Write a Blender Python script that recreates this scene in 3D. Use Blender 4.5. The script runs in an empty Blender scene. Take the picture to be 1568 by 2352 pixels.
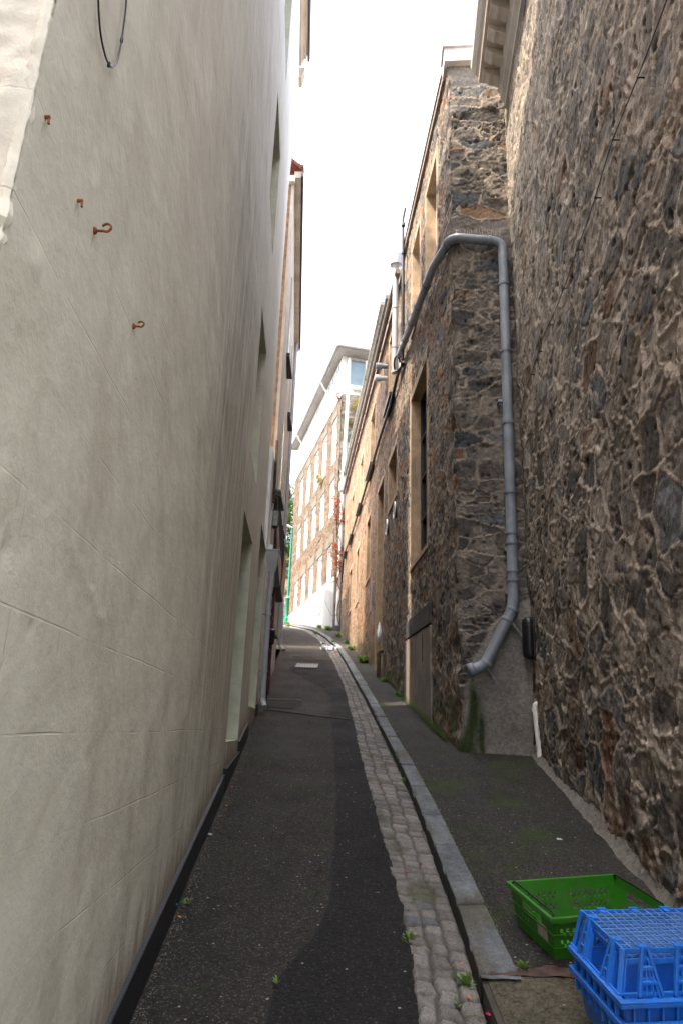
import bpy, bmesh, math, random
import numpy as np
from mathutils import Vector, Matrix

# ------------------------------------------------------------------ camera, sky, sun, exposure
C0 = bpy.context.scene.collection
PITCH, ROLL = math.radians(17.7), math.radians(2.0)
FW = np.array([0, math.cos(PITCH), math.sin(PITCH)])
UP0 = np.array([0, -math.sin(PITCH), math.cos(PITCH)])
UP = UP0*math.cos(ROLL) - np.array([1., 0, 0])*math.sin(ROLL)
RT = np.array([1., 0, 0])*math.cos(ROLL) + UP0*math.sin(ROLL)
cd = bpy.data.cameras.new('camera'); cam = bpy.data.objects.new('camera', cd); C0.objects.link(cam)
cd.sensor_fit = 'VERTICAL'; cd.sensor_height = 36; cd.lens = 24; cd.clip_start = 0.05; cd.clip_end = 3000
cam.matrix_world = Matrix(((RT[0], UP[0], -FW[0], 0), (RT[1], UP[1], -FW[1], 0), (RT[2], UP[2], -FW[2], 0), (0, 0, 0, 1)))
bpy.context.scene.camera = cam
SUN_EL = math.radians(62); SUN_BACK = math.radians(21)
sx, sy, sz = -math.cos(SUN_EL)*math.cos(SUN_BACK), -math.cos(SUN_EL)*math.sin(SUN_BACK), math.sin(SUN_EL)
w = bpy.data.worlds.new('World'); bpy.context.scene.world = w; w.use_nodes = True
wn = w.node_tree; bg = wn.nodes['Background']
sky = wn.nodes.new('ShaderNodeTexSky'); sky.sky_type = 'NISHITA'; sky.sun_disc = False
sky.sun_elevation = SUN_EL; sky.sun_rotation = math.atan2(sx, sy)
sky.dust_density = 8.0; sky.air_density = 1.0; sky.ozone_density = 1.0
hs = wn.nodes.new('ShaderNodeHueSaturation'); hs.inputs['Saturation'].default_value = 0.6; hs.inputs['Value'].default_value = 2.1
wn.links.new(sky.outputs[0], hs.inputs['Color']); wn.links.new(hs.outputs[0], bg.inputs[0])
bg.inputs[1].default_value = 0.15
sl = bpy.data.lights.new('sun', 'SUN'); sl.energy = 3.1; sl.angle = math.radians(0.6); sl.color = (1, 0.83, 0.63)
so = bpy.data.objects.new('sun', sl); C0.objects.link(so)
so.rotation_euler = Vector((sx, sy, sz)).to_track_quat('Z', 'Y').to_euler()
vs = bpy.context.scene.view_settings
vs.view_transform = 'Standard'; vs.look = 'None'; vs.exposure = 1.86; vs.gamma = 1
bpy.context.scene.cycles.max_bounces = 8; bpy.context.scene.cycles.diffuse_bounces = 5

rng = random.Random(7)
# ------------------------------------------------------------------ helpers
def ray(px, py):
    d = FW*1568 + RT*(px-784) + UP*(1176-py); return d/np.linalg.norm(d)
def at(px, py, y):                                  # point at a given distance down the lane
    d = ray(px, py); return Vector(d*(y/d[1]))
def tag(o, label=None, cat=None, group=None, kind=None):
    if label: o['label'] = label
    if cat: o['category'] = cat
    if group: o['group'] = group
    if kind: o['kind'] = kind
    return o
def empty(name, loc, label=None, cat=None, group=None, rot=(0, 0, 0)):
    o = bpy.data.objects.new(name, None); C0.objects.link(o); o.location = loc; o.rotation_euler = rot
    o.empty_display_size = 0.2
    return tag(o, label, cat, group)
def link(name, me, parent=None, local=False):
    o = bpy.data.objects.new(name, me); C0.objects.link(o)
    if parent is not None:
        o.parent = parent
        if not local:                               # geometry given in world coordinates
            bpy.context.view_layer.update()
            o.matrix_parent_inverse = parent.matrix_world.inverted()
    return o
class MB:                                           # collects shapes into one mesh
    def __init__(s): s.v = []; s.f = []
    def add(s, vs_, fs):
        n = len(s.v); s.v += [tuple(p) for p in vs_]; s.f += [tuple(i+n for i in f) for f in fs]; return s
    def hexa(s, p):                                 # 8 corners: bottom loop then top loop
        return s.add(p, [(0,3,2,1),(4,5,6,7),(0,1,5,4),(1,2,6,5),(2,3,7,6),(3,0,4,7)])
    def box(s, x0, x1, y0, y1, z0, z1):
        return s.hexa([(x0,y0,z0),(x1,y0,z0),(x1,y1,z0),(x0,y1,z0),(x0,y0,z1),(x1,y0,z1),(x1,y1,z1),(x0,y1,z1)])
    def bar(s, a, b, w, h=None, upv=(0, 0, 1)):
        a, b = Vector(a), Vector(b); h = h or w; d = (b-a).normalized(); u = Vector(upv)
        if abs(d.dot(u)) > .98: u = Vector((0, 1, 0))
        r = d.cross(u).normalized(); u = r.cross(d)
        q = [r*(-w/2)+u*(-h/2), r*(w/2)+u*(-h/2), r*(w/2)+u*(h/2), r*(-w/2)+u*(h/2)]
        return s.hexa([a+k for k in q]+[b+k for k in q])
    def tube(s, pts, r, n=12, caps=True):
        pts = [Vector(p) for p in pts]; rs = r if isinstance(r, (list, tuple)) else [r]*len(pts)
        rings = []; u = None
        for i, p in enumerate(pts):
            d = (pts[min(i+1, len(pts)-1)]-pts[max(i-1, 0)])
            if d.length < 1e-9: d = Vector((0, 0, 1))
            d.normalize()
            if u is None: u = d.orthogonal().normalized()
            else:
                u = u-d*u.dot(d)
                u = u.normalized() if u.length > 1e-6 else d.orthogonal().normalized()
            v = d.cross(u)
            rings.append([p+(u*math.cos(2*math.pi*k/n)+v*math.sin(2*math.pi*k/n))*rs[i] for k in range(n)])
        vs_ = [q for ring in rings for q in ring]; fs = []
        for i in range(len(pts)-1):
            for k in range(n):
                fs.append((i*n+k, i*n+(k+1) % n, (i+1)*n+(k+1) % n, (i+1)*n+k))
        if caps: fs.append(tuple(range(n))[::-1]); fs.append(tuple(range((len(pts)-1)*n, len(pts)*n)))
        return s.add(vs_, fs)
    def prism(s, prof, a, b):                       # prof: function t(0/1)->list of points; two loops joined
        A, Bp = prof(a), prof(b); n = len(A)
        fs = [(k, (k+1) % n, n+(k+1) % n, n+k) for k in range(n)]
        fs += [tuple(range(n))[::-1], tuple(range(n, 2*n))]
        return s.add(list(A)+list(Bp), fs)
    def build(s, name, m, parent=None, smooth=False, local=False, bevel=0, solid=0):
        me = bpy.data.meshes.new(name); me.from_pydata(s.v, [], s.f)
        bm = bmesh.new(); bm.from_mesh(me); bmesh.ops.recalc_face_normals(bm, faces=bm.faces); bm.to_mesh(me); bm.free()
        me.materials.append(m); o = link(name, me, parent, local)
        if smooth:
            for p in me.polygons: p.use_smooth = True
            md = o.modifiers.new('es', 'EDGE_SPLIT'); md.split_angle = math.radians(38)
        if solid: md = o.modifiers.new('so', 'SOLIDIFY'); md.thickness = solid; md.offset = 0
        if bevel: md = o.modifiers.new('bv', 'BEVEL'); md.width = bevel; md.segments = 2; md.limit_method = 'ANGLE'
        return o
def bend(pts, r=.06, n=6):                          # round the corners of a polyline
    pts = [Vector(p) for p in pts]; out = [pts[0]]
    for i in range(1, len(pts)-1):
        a, b, c = pts[i-1], pts[i], pts[i+1]
        d1 = (a-b); d2 = (c-b); k = min(r, d1.length*.45, d2.length*.45)
        p1 = b+d1.normalized()*k; p2 = b+d2.normalized()*k
        for j in range(n+1):
            t = j/n; out.append(p1*(1-t)**2+b*2*t*(1-t)+p2*t*t)
    out.append(pts[-1]); return out

# ---- numpy noise
def hsh(i, j, s=0):
    n = (i.astype(np.int64)*374761393+j.astype(np.int64)*668265263+int(s)*2147483647) & 0xffffffff
    n = ((n ^ (n >> 13))*1274126177) & 0xffffffff
    n = (n ^ (n >> 16)); n = (n*2246822519) & 0xffffffff; n = n ^ (n >> 15)
    return (n & 0xffffff)/float(0xffffff)
def vnoise(x, y, s=0):
    xi, yi = np.floor(x), np.floor(y); fx, fy = x-xi, y-yi
    fx = fx*fx*(3-2*fx); fy = fy*fy*(3-2*fy)
    a, b, c, d = hsh(xi, yi, s), hsh(xi+1, yi, s), hsh(xi, yi+1, s), hsh(xi+1, yi+1, s)
    return (a*(1-fx)+b*fx)*(1-fy)+(c*(1-fx)+d*fx)*fy
def fbm(x, y, s=0, o=4):
    t = 0; a = .5
    for k in range(o): t = t+a*vnoise(x*2**k+k*17.3, y*2**k-k*9.1, s+k); a *= .5
    return t/(1-.5**o)
def sst(a, b, x):
    t = np.clip((x-a)/(b-a), 0, 1); return t*t*(3-2*t)
def voro(u, v, cu, cv, s=0, jit=.8):
    x = u/cu; y = v/cv; yi0 = np.floor(y); F1 = np.full(x.shape, 9.); F2 = F1.copy()
    I = np.zeros_like(x); J = np.zeros_like(x)
    for dj in (-1, 0, 1):
        yj = yi0+dj; sh = hsh(yj, yj*0, s+5); xs = x+sh; xi0 = np.floor(xs)
        for di in (-1, 0, 1):
            xj = xi0+di
            px = xj+.5+jit*(hsh(xj, yj, s)-.5); py = yj+.5+jit*(hsh(xj, yj, s+1)-.5)
            dx = (xs-px); dy = (y-py)
            wq = .8+.4*hsh(xj, yj, s+2)
            d = np.sqrt(dx*dx+dy*dy)*wq
            m = d < F1
            F2 = np.where(m, F1, np.minimum(F2, d)); I = np.where(m, xj, I); J = np.where(m, yj, J); F1 = np.where(m, d, F1)
    return F1, F2-F1, I, J
def lerp(a, b, t): return a+(b-a)*t
def mixc(a, b, t): return a*(1-t[..., None])+np.array(b)*t[..., None]
def grid_mesh(name, X, Y, Z, col, mat, parent=None, drop=None, smooth=True, flip=False):
    nv, nu = X.shape
    co = np.stack([X, Y, Z], -1).reshape(-1, 3).astype(np.float32)
    idx = np.arange(nv*nu).reshape(nv, nu)
    q = np.stack([idx[:-1, :-1], idx[:-1, 1:], idx[1:, 1:], idx[1:, :-1]], -1)
    if flip: q = q[..., ::-1]
    q = q.reshape(-1, 4)
    if drop is not None: q = q[~drop.reshape(-1)]
    me = bpy.data.meshes.new(name)
    me.vertices.add(len(co)); me.vertices.foreach_set('co', co.ravel())
    me.loops.add(q.size); me.loops.foreach_set('vertex_index', q.ravel().astype(np.int32))
    me.polygons.add(len(q)); me.polygons.foreach_set('loop_start', np.arange(0, q.size, 4, dtype=np.int32))
    me.polygons.foreach_set('loop_total', np.full(len(q), 4, dtype=np.int32))
    if smooth: me.polygons.foreach_set('use_smooth', np.ones(len(q), dtype=bool))
    me.update(calc_edges=True)
    if col is not None:
        a = me.color_attributes.new('col', 'FLOAT_COLOR', 'POINT')
        c4 = np.ones((len(co), 4), np.float32); c4[:, :3] = col.reshape(-1, 3); a.data.foreach_set('color', c4.ravel())
    me.validate(); me.materials.append(mat)
    return link(name, me, parent)

# ------------------------------------------------------------------ materials
MATS = {}
def nodes(name):
    m = bpy.data.materials.new(name); m.use_nodes = True; nt = m.node_tree
    return m, nt, nt.nodes['Principled BSDF']
def N(nt, t, **k):
    n = nt.nodes.new('ShaderNode'+t)
    for a, b in k.items():
        if a in n.inputs.keys(): n.inputs[a].default_value = b
        else: setattr(n, a, b)
    return n
def pos(nt, scale=(1, 1, 1)):
    g = N(nt, 'NewGeometry'); mp = N(nt, 'Mapping'); mp.inputs['Scale'].default_value = scale
    nt.links.new(g.outputs['Position'], mp.inputs['Vector']); return mp.outputs[0]
def ocoord(nt, scale=(1, 1, 1)):
    g = N(nt, 'TexCoord'); mp = N(nt, 'Mapping'); mp.inputs['Scale'].default_value = scale
    nt.links.new(g.outputs['Object'], mp.inputs['Vector']); return mp.outputs[0]
def ramp(nt, fac, stops):
    r = N(nt, 'ValToRGB'); el = r.color_ramp.elements
    while len(el) < len(stops): el.new(.5)
    for e, (p, c) in zip(el, stops): e.position = p; e.color = (*c, 1) if len(c) == 3 else c
    nt.links.new(fac, r.inputs[0]); return r.outputs[0]
def mul(nt, a, b, fac=1.0):
    m = N(nt, 'Mix', data_type='RGBA', blend_type='MULTIPLY'); m.inputs[0].default_value = fac
    nt.links.new(a, m.inputs[6]); nt.links.new(b, m.inputs[7]); return m.outputs[2]
def mixn(nt, fac, a, b):
    m = N(nt, 'Mix', data_type='RGBA'); nt.links.new(fac, m.inputs[0])
    for s, k in ((a, 6), (b, 7)):
        if isinstance(s, tuple): m.inputs[k].default_value = (*s, 1)
        else: nt.links.new(s, m.inputs[k])
    return m.outputs[2]
def noise(nt, vec, scale, detail=4, rough=.6):
    n = N(nt, 'TexNoise'); n.inputs['Scale'].default_value = scale; n.inputs['Detail'].default_value = detail
    n.inputs['Roughness'].default_value = rough; nt.links.new(vec, n.inputs['Vector']); return n.outputs[0]
def bump(nt, bs, h, dist, strength=1, prev=None):
    b = N(nt, 'Bump'); b.inputs['Distance'].default_value = dist; b.inputs['Strength'].default_value = strength
    nt.links.new(h, b.inputs['Height'])
    if prev: nt.links.new(prev, b.inputs['Normal'])
    nt.links.new(b.outputs[0], bs.inputs['Normal']); return b.outputs[0]
def plain(name, col, rough=.6, metal=0, var=.12, scale=9, bumpd=0, spec=.4, dirt=None):
    if name in MATS: return MATS[name]
    m, nt, bs = nodes(name); p = ocoord(nt)
    n = noise(nt, p, scale, 5); lo = tuple(c*(1-var*2) for c in col); hi = tuple(min(1, c*(1+var)) for c in col)
    c = ramp(nt, n, [(.3, lo), (.65, hi)])
    if dirt:
        n2 = noise(nt, ocoord(nt, (1, 1, .35)), scale*.45, 6, .7); k = ramp(nt, n2, [(.52, (0, 0, 0)), (.68, (1, 1, 1))])
        c = mixn(nt, k, c, dirt)
    nt.links.new(c, bs.inputs['Base Color'])
    bs.inputs['Roughness'].default_value = rough; bs.inputs['Metallic'].default_value = metal
    bs.inputs['Specular IOR Level'].default_value = spec
    if bumpd: bump(nt, bs, noise(nt, p, scale*6, 4), bumpd)
    MATS[name] = m; return m
def vcol_mat(name, b1=.006, b2=.002, s1=28, s2=110, lo=.62, hi=1.25, rough=.92):
    m, nt, bs = nodes(name); p = pos(nt)
    a = N(nt, 'Attribute'); a.attribute_name = 'col'
    n1 = noise(nt, p, s1, 6, .65); n2 = noise(nt, p, s2, 3, .6)
    c = mul(nt, a.outputs['Color'], ramp(nt, n1, [(.3, (lo,)*3), (.7, (hi,)*3)]))
    c = mul(nt, c, ramp(nt, n2, [(.3, (.72,)*3), (.68, (1.22,)*3)]))
    nt.links.new(c, bs.inputs['Base Color']); bs.inputs['Roughness'].default_value = rough
    bs.inputs['Specular IOR Level'].default_value = .25
    pr = bump(nt, bs, n1, b1); bump(nt, bs, n2, b2, 1, pr)
    MATS[name] = m; return m
stone_m = vcol_mat('rubble_stone', .010, .003, 24, 95)
stone_far = vcol_mat('rubble_stone_far', .02, .006, 8, 30)
sett_m = vcol_mat('worn_granite', .004, .0015, 40, 160, .7, 1.2, .8)

def stucco():
    m, nt, bs = nodes('white_stucco'); p = pos(nt)
    big = noise(nt, p, .9, 5, .6); streak = noise(nt, pos(nt, (3, 5, .55)), 2.2, 6, .62)
    c = ramp(nt, big, [(.3, (.70, .655, .505)), (.7, (.745, .70, .56))])
    s0 = N(nt, 'SeparateXYZ'); nt.links.new(p, s0.inputs[0]); up_ = N(nt, 'MapRange'); nt.links.new(s0.outputs[2], up_.inputs[0]); up_.inputs[1].default_value = .8; up_.inputs[2].default_value = 5.5; up_.inputs[4].default_value = .85
    c = mixn(nt, up_.outputs[0], c, (.745, .735, .675))   # sky light on the upper wall painted in as a paler tone
    # rain-washed grey streaks, densest high up between the upper windows and the front
    sep = N(nt, 'SeparateXYZ'); nt.links.new(p, sep.inputs[0])
    k = ramp(nt, streak, [(.46, (0, 0, 0)), (.72, (1, 1, 1))])
    md = N(nt, 'MapRange'); nt.links.new(sep.outputs[2], md.inputs[0]); md.inputs[1].default_value = .6; md.inputs[2].default_value = 6; md.inputs[3].default_value = .05; md.inputs[4].default_value = .42
    kk = N(nt, 'Math', operation='MULTIPLY'); nt.links.new(k, kk.inputs[0]); nt.links.new(md.outputs[0], kk.inputs[1])
    c = mixn(nt, kk.outputs[0], c, (.36, .35, .335))
    # a broad weathered band where the rain runs, mid-way along the wall
    def band(vals, axis, add=None):
        r_ = N(nt, 'MapRange'); r_.interpolation_type = 'SMOOTHSTEP'; nt.links.new(sep.outputs[axis] if add is None else add, r_.inputs[0])
        for i_, v_ in enumerate(vals): r_.inputs[i_+1].default_value = v_
        return r_.outputs[0]
    def prod(*a_):
        o_ = a_[0]
        for b_ in a_[1:]:
            q_ = N(nt, 'Math', operation='MULTIPLY'); nt.links.new(o_, q_.inputs[0]); nt.links.new(b_, q_.inputs[1]); o_ = q_.outputs[0]
        return o_
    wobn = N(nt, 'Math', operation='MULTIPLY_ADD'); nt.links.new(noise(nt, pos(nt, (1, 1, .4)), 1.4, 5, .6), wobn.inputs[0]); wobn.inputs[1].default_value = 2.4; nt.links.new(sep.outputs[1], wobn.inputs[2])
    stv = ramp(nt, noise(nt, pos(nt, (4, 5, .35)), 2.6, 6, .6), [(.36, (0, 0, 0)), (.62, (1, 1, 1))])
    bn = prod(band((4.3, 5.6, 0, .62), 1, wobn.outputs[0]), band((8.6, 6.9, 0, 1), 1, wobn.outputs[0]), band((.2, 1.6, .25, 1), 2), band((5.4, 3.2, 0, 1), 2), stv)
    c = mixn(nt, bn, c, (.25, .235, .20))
    bn2 = prod(band((4.6, 6.4, 0, .55), 1, wobn.outputs[0]), band((2.9, 1.4, 0, 1), 2), stv); c = mixn(nt, bn2, c, (.36, .32, .25))  # brown stain, also painting in the shade of the far lower wall
    for (hy_, hz_, ln_, st_) in ((1.50, 1.232, .07, .55), (1.95, 1.232, .06, .5), (1.13, 1.20, .05, .35), (1.365, 1.20, .05, .35), (3.3, 2.6, .5, .25), (4.9, 4.4, .9, .3)):
        w_ = .007 if hz_ < 1.3 else .03
        rs = prod(band((hy_-w_, hy_-.001, 0, st_), 1), band((hy_+w_, hy_+.001, 0, 1), 1), band((hz_+.002, hz_-.002, 0, 1), 2), band((hz_-ln_, hz_-ln_*.2, 0, 1), 2))
        c = mixn(nt, rs, c, (.30, .15, .06) if hz_ < 1.3 else (.3, .28, .24))
    # fine dark scratches
    sc = noise(nt, pos(nt, (14, 16, 1.1)), 3.0, 4, .5); ks = ramp(nt, sc, [(.69, (0, 0, 0)), (.75, (.4,)*3)])
    c = mixn(nt, ks, c, (.3, .3, .29))
    # warm stain patches low down on the wall and splash-back over the plinth
    wn_ = noise(nt, pos(nt, (1.4, 1.6, .8)), 1.9, 6, .65); kw = ramp(nt, wn_, [(.5, (0, 0, 0)), (.75, (1, 1, 1))])
    mr = N(nt, 'MapRange'); nt.links.new(sep.outputs[2], mr.inputs[0]); mr.inputs[1].default_value = 3.2; mr.inputs[2].default_value = -.6; mr.inputs[3].default_value = 0; mr.inputs[4].default_value = .85
    mw = N(nt, 'Math', operation='MULTIPLY'); nt.links.new(kw, mw.inputs[0]); nt.links.new(mr.outputs[0], mw.inputs[1])
    c = mixn(nt, mw.outputs[0], c, (.43, .37, .26))
    gy = N(nt, 'Math', operation='MULTIPLY'); nt.links.new(sep.outputs[1], gy.inputs[0]); gy.inputs[1].default_value = .1756
    gz = N(nt, 'Math', operation='SUBTRACT'); nt.links.new(sep.outputs[2], gz.inputs[0]); nt.links.new(gy.outputs[0], gz.inputs[1])
    jit = N(nt, 'Math', operation='MULTIPLY_ADD'); nt.links.new(noise(nt, pos(nt, (5, 6, 1)), 2.5, 4), jit.inputs[0]); jit.inputs[1].default_value = -.55; nt.links.new(gz.outputs[0], jit.inputs[2])
    sp = N(nt, 'MapRange'); nt.links.new(jit.outputs[0], sp.inputs[0]); sp.inputs[1].default_value = -1.52; sp.inputs[2].default_value = -1.72; sp.inputs[3].default_value = 0; sp.inputs[4].default_value = .7
    c = mixn(nt, sp.outputs[0], c, (.22, .16, .10))
    # scored block lines
    cb = N(nt, 'CombineXYZ'); off = N(nt, 'Math', operation='ADD'); off.inputs[1].default_value = 10.02
    nt.links.new(sep.outputs[2], off.inputs[0]); nt.links.new(sep.outputs[1], cb.inputs[0]); nt.links.new(off.outputs[0], cb.inputs[1])
    wob = N(nt, 'TexNoise'); wob.inputs['Scale'].default_value = 1.6; nt.links.new(p, wob.inputs['Vector'])
    vm = N(nt, 'VectorMath', operation='MULTIPLY_ADD'); nt.links.new(wob.outputs['Color'], vm.inputs[0]); vm.inputs[1].default_value = (.03, .022, 0); nt.links.new(cb.outputs[0], vm.inputs[2])
    br = N(nt, 'TexBrick'); nt.links.new(vm.outputs[0], br.inputs['Vector']); br.offset = .5
    br.inputs['Scale'].default_value = 1; br.inputs['Brick Width'].default_value = .95; br.inputs['Row Height'].default_value = .25
    br.inputs['Mortar Size'].default_value = .0035; br.inputs['Mortar Smooth'].default_value = .6
    fade = ramp(nt, noise(nt, pos(nt, (2, 2, 2)), 1.1, 3), [(.48, (.02,)*3), (.72, (.42,)*3)])
    gv = N(nt, 'Math', operation='MULTIPLY'); nt.links.new(br.outputs['Fac'], gv.inputs[0]); nt.links.new(fade, gv.inputs[1])
    gd = N(nt, 'Math', operation='MULTIPLY'); nt.links.new(gv.outputs[0], gd.inputs[0]); gd.inputs[1].default_value = .16
    c = mixn(nt, gd.outputs[0], c, (.3, .29, .25))
    nt.links.new(c, bs.inputs['Base Color']); bs.inputs['Roughness'].default_value = .75; bs.inputs['Specular IOR Level'].default_value = .3
    ng = N(nt, 'Math', operation='MULTIPLY'); nt.links.new(gv.outputs[0], ng.inputs[0]); ng.inputs[1].default_value = -1
    a = bump(nt, bs, ng.outputs[0], .006)
    a = bump(nt, bs, noise(nt, p, 2.6, 5, .5), .02, 1, a)
    a = bump(nt, bs, noise(nt, p, 22, 4, .6), .0025, 1, a)
    bump(nt, bs, noise(nt, p, 120, 2), .0008, 1, a)
    return m
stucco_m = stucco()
def asphalt(name, base, light, speck=(.14, .135, .125), th=.88, moss=0, sc=150):
    m, nt, bs = nodes(name); p = pos(nt)
    n = noise(nt, p, 1.3, 5, .6); c = ramp(nt, n, [(.3, base), (.7, light)])
    g = noise(nt, p, 45, 4, .7); c = mul(nt, c, ramp(nt, g, [(.3, (.35,)*3), (.7, (1.8,)*3)]))
    v = N(nt, 'TexVoronoi'); v.inputs['Scale'].default_value = sc; nt.links.new(p, v.inputs['Vector'])
    sv = N(nt, 'SeparateColor'); nt.links.new(v.outputs['Color'], sv.inputs[0])
    ks = ramp(nt, sv.outputs[0], [(th, (0, 0, 0)), (min(.99, th+.1), (.8,)*3)])
    c = mixn(nt, ks, c, speck)
    v2 = N(nt, 'TexVoronoi'); v2.inputs['Scale'].default_value = 26; nt.links.new(p, v2.inputs['Vector'])
    s2 = N(nt, 'SeparateColor'); nt.links.new(v2.outputs['Color'], s2.inputs[0])
    lt = N(nt, 'Math', operation='LESS_THAN'); nt.links.new(v2.outputs['Distance'], lt.inputs[0]); lt.inputs[1].default_value = .16
    gt = N(nt, 'Math', operation='GREATER_THAN'); nt.links.new(s2.outputs[1], gt.inputs[0]); gt.inputs[1].default_value = .9
    an = N(nt, 'Math', operation='MULTIPLY'); nt.links.new(lt.outputs[0], an.inputs[0]); nt.links.new(gt.outputs[0], an.inputs[1])
    c = mixn(nt, an.outputs[0], c, (.34, .32, .29))
    if moss:
        km = noise(nt, p, 1.7, 5, .7); km = ramp(nt, km, [(.53, (0, 0, 0)), (.70, (moss,)*3)])
        c = mixn(nt, km, c, (.034, .058, .012))
    wq = N(nt, 'TexNoise'); wq.inputs['Scale'].default_value = 3; wq.inputs['Detail'].default_value = 6; nt.links.new(p, wq.inputs['Vector'])
    vq = N(nt, 'VectorMath', operation='MULTIPLY_ADD'); nt.links.new(wq.outputs['Color'], vq.inputs[0]); vq.inputs[1].default_value = (.5, .5, .5); nt.links.new(p, vq.inputs[2])
    vc = N(nt, 'TexVoronoi'); vc.feature = 'DISTANCE_TO_EDGE'; vc.inputs['Scale'].default_value = .75; nt.links.new(vq.outputs[0], vc.inputs['Vector'])
    cm_ = N(nt, 'Math', operation='LESS_THAN'); nt.links.new(vc.outputs['Distance'], cm_.inputs[0]); cm_.inputs[1].default_value = .0035
    ck_ = N(nt, 'Math', operation='MULTIPLY'); nt.links.new(cm_.outputs[0], ck_.inputs[0]); nt.links.new(ramp(nt, noise(nt, p, .8, 2), [(.5, (0, 0, 0)), (.56, (.85,)*3)]), ck_.inputs[1])
    c = mixn(nt, ck_.outputs[0], c, (.008, .008, .007))
    st2 = ramp(nt, noise(nt, pos(nt, (3, .9, 1)), 1.6, 6, .7), [(.5, (1, 1, 1)), (.7, (.62,)*3)]); c = mul(nt, c, st2)
    nt.links.new(c, bs.inputs['Base Color'])
    rr = ramp(nt, n, [(.3, (.62,)*3), (.7, (.88,)*3)]); nt.links.new(rr, bs.inputs['Roughness']); bs.inputs['Specular IOR Level'].default_value = .22
    a = bump(nt, bs, v.outputs['Distance'], .006); a = bump(nt, bs, g, .012, 1, a); bump(nt, bs, n, .02, .6, a)
    return m
road_m = asphalt('worn_asphalt', (.020, .0165, .0145), (.034, .0285, .0245), moss=.5)
patch_m = asphalt('dark_asphalt', (.009, .0085, .0085), (.015, .014, .0135), speck=(.09, .085, .085), th=.93)
pave_m = asphalt('pavement_asphalt', (.021, .0195, .0175), (.037, .034, .0295), moss=1.0)
earth_m = plain('earth', (.10, .09, .07), .95, bumpd=.01)
concrete_m = plain('concrete', (.26, .24, .21), .9, var=.2, scale=5, bumpd=.004, dirt=(.12, .11, .09))
black_m = plain('black_paint', (.012, .013, .015), .38, var=.3, scale=14, bumpd=.002)
blackpl = plain('black_plastic', (.010, .010, .011), .32, scale=12)
cream_m = plain('painted_reveal', (.50, .50, .38), .7, var=.1, scale=5, bumpd=.003, dirt=(.38, .36, .26))
cream2 = plain('cream_render', (.62, .56, .48), .8, var=.12, scale=3, bumpd=.003, dirt=(.38, .33, .28))
orange_m = plain('orange_roughcast', (.30, .18, .10), .95, var=.25, scale=8, bumpd=.008)
white_m = plain('white_paint', (.78, .78, .76), .5, var=.05, scale=4, dirt=(.6, .6, .57))
whitef = plain('white_frame', (.82, .83, .84), .35, var=.03)
greyp = plain('grey_plastic', (.21, .24, .275), .38, var=.14, scale=6, dirt=(.21, .225, .235))
lgreyp = plain('pale_grey_plastic', (.36, .365, .39), .4, var=.08, scale=6, dirt=(.38, .38, .37))
whitep = plain('white_plastic_pipe', (.68, .68, .64), .45, var=.08, scale=7, dirt=(.5, .49, .43))
tanp = plain('brown_gutter', (.25, .19, .15), .55, var=.15, scale=5, dirt=(.12, .10, .07))
dress = plain('dressed_stone', (.38, .27, .17), .88, var=.16, scale=6, bumpd=.004, dirt=(.22, .17, .12))
dressp = plain('pale_dressed_stone', (.10, .088, .072), .88, var=.14, scale=3, bumpd=.004, dirt=(.10, .09, .075))
corn_m = plain('cornice_paint', (.50, .44, .37), .75, var=.1, scale=3, bumpd=.002, dirt=(.36, .31, .25))
dark_m = plain('dark_pane', (.012, .013, .016), .12, var=.2, scale=3, spec=.6)
blind_m = plain('window_blind', (.55, .56, .57), .7, var=.04, scale=2)
wglass = plain('pale_glass', (.13, .19, .22), .08, var=.12, scale=.8, spec=.8)
rust_m = plain('rusty_iron', (.28, .09, .025), .85, var=.35, scale=90, bumpd=.002)
iron_m = plain('grate_iron', (.20, .19, .18), .6, metal=.3, var=.2, scale=30)
green_pt = plain('green_paint', (.005, .16, .095), .4, var=.12, scale=5)
slate_m = plain('slate_roof', (.10, .10, .11), .7, var=.2, scale=6)
tile_m = plain('clay_tile', (.17, .05, .03), .8, var=.3, scale=12)
redp = plain('dark_red_paint', (.10, .012, .015), .4)
woodp = plain('pinkish_board', (.46, .26, .17), .7, var=.2, scale=3)

# ------------------------------------------------------------------ the lay of the land
GY = [-60, -30, 0, 13, 16, 21.3, 27, 32, 38, 44, 46, 50, 60, 120, 900]
GZ = [-11, -6.9, -1.6, .683, 1.23, 2.2, 3.28, 4.36, 5.42, 6.36, 6.62, 6.9, 7.2, 8.6, 24]
def G(y): return np.interp(y, GY, GZ)
def Lx(y): return -.60-.0507*y
def Bx(y): return 1.38+.1033*y
def Cx(y): return 1.795-.0524*y
def Fx(y): return -.18-.2345*(y-32)
def curve(pts):
    pts = sorted(pts, key=lambda p: p[1]); ys = [p[1] for p in pts]; xs = [p[0] for p in pts]
    return lambda y: np.interp(y, ys, xs)
KL = curve([(.64, -10), (.64, 3.1), (.67, 3.9), (.68, 5.9), (.67, 6.94), (.62, 8.7), (.51, 12.4), (.43, 14.2), (.25, 18.8), (-.02, 24.3), (-.46, 28.3), (-.9, 30.8), (-1.6, 34.0), (-2.5, 37.5), (-3.6, 41), (-6, 46), (-12, 52)])
KRx = curve([(.80, -10), (.82, 3.4), (.82, 5.95), (.80, 7.0), (.75, 8.7), (.67, 12), (.60, 14.3), (.40, 19.6), (.13, 24.3), (-.27, 28.3), (-.70, 30.9), (-1.38, 34.1), (-2.25, 37.6), (-3.35, 41.2), (-5.7, 46.5), (-12, 52.6)])
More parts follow.
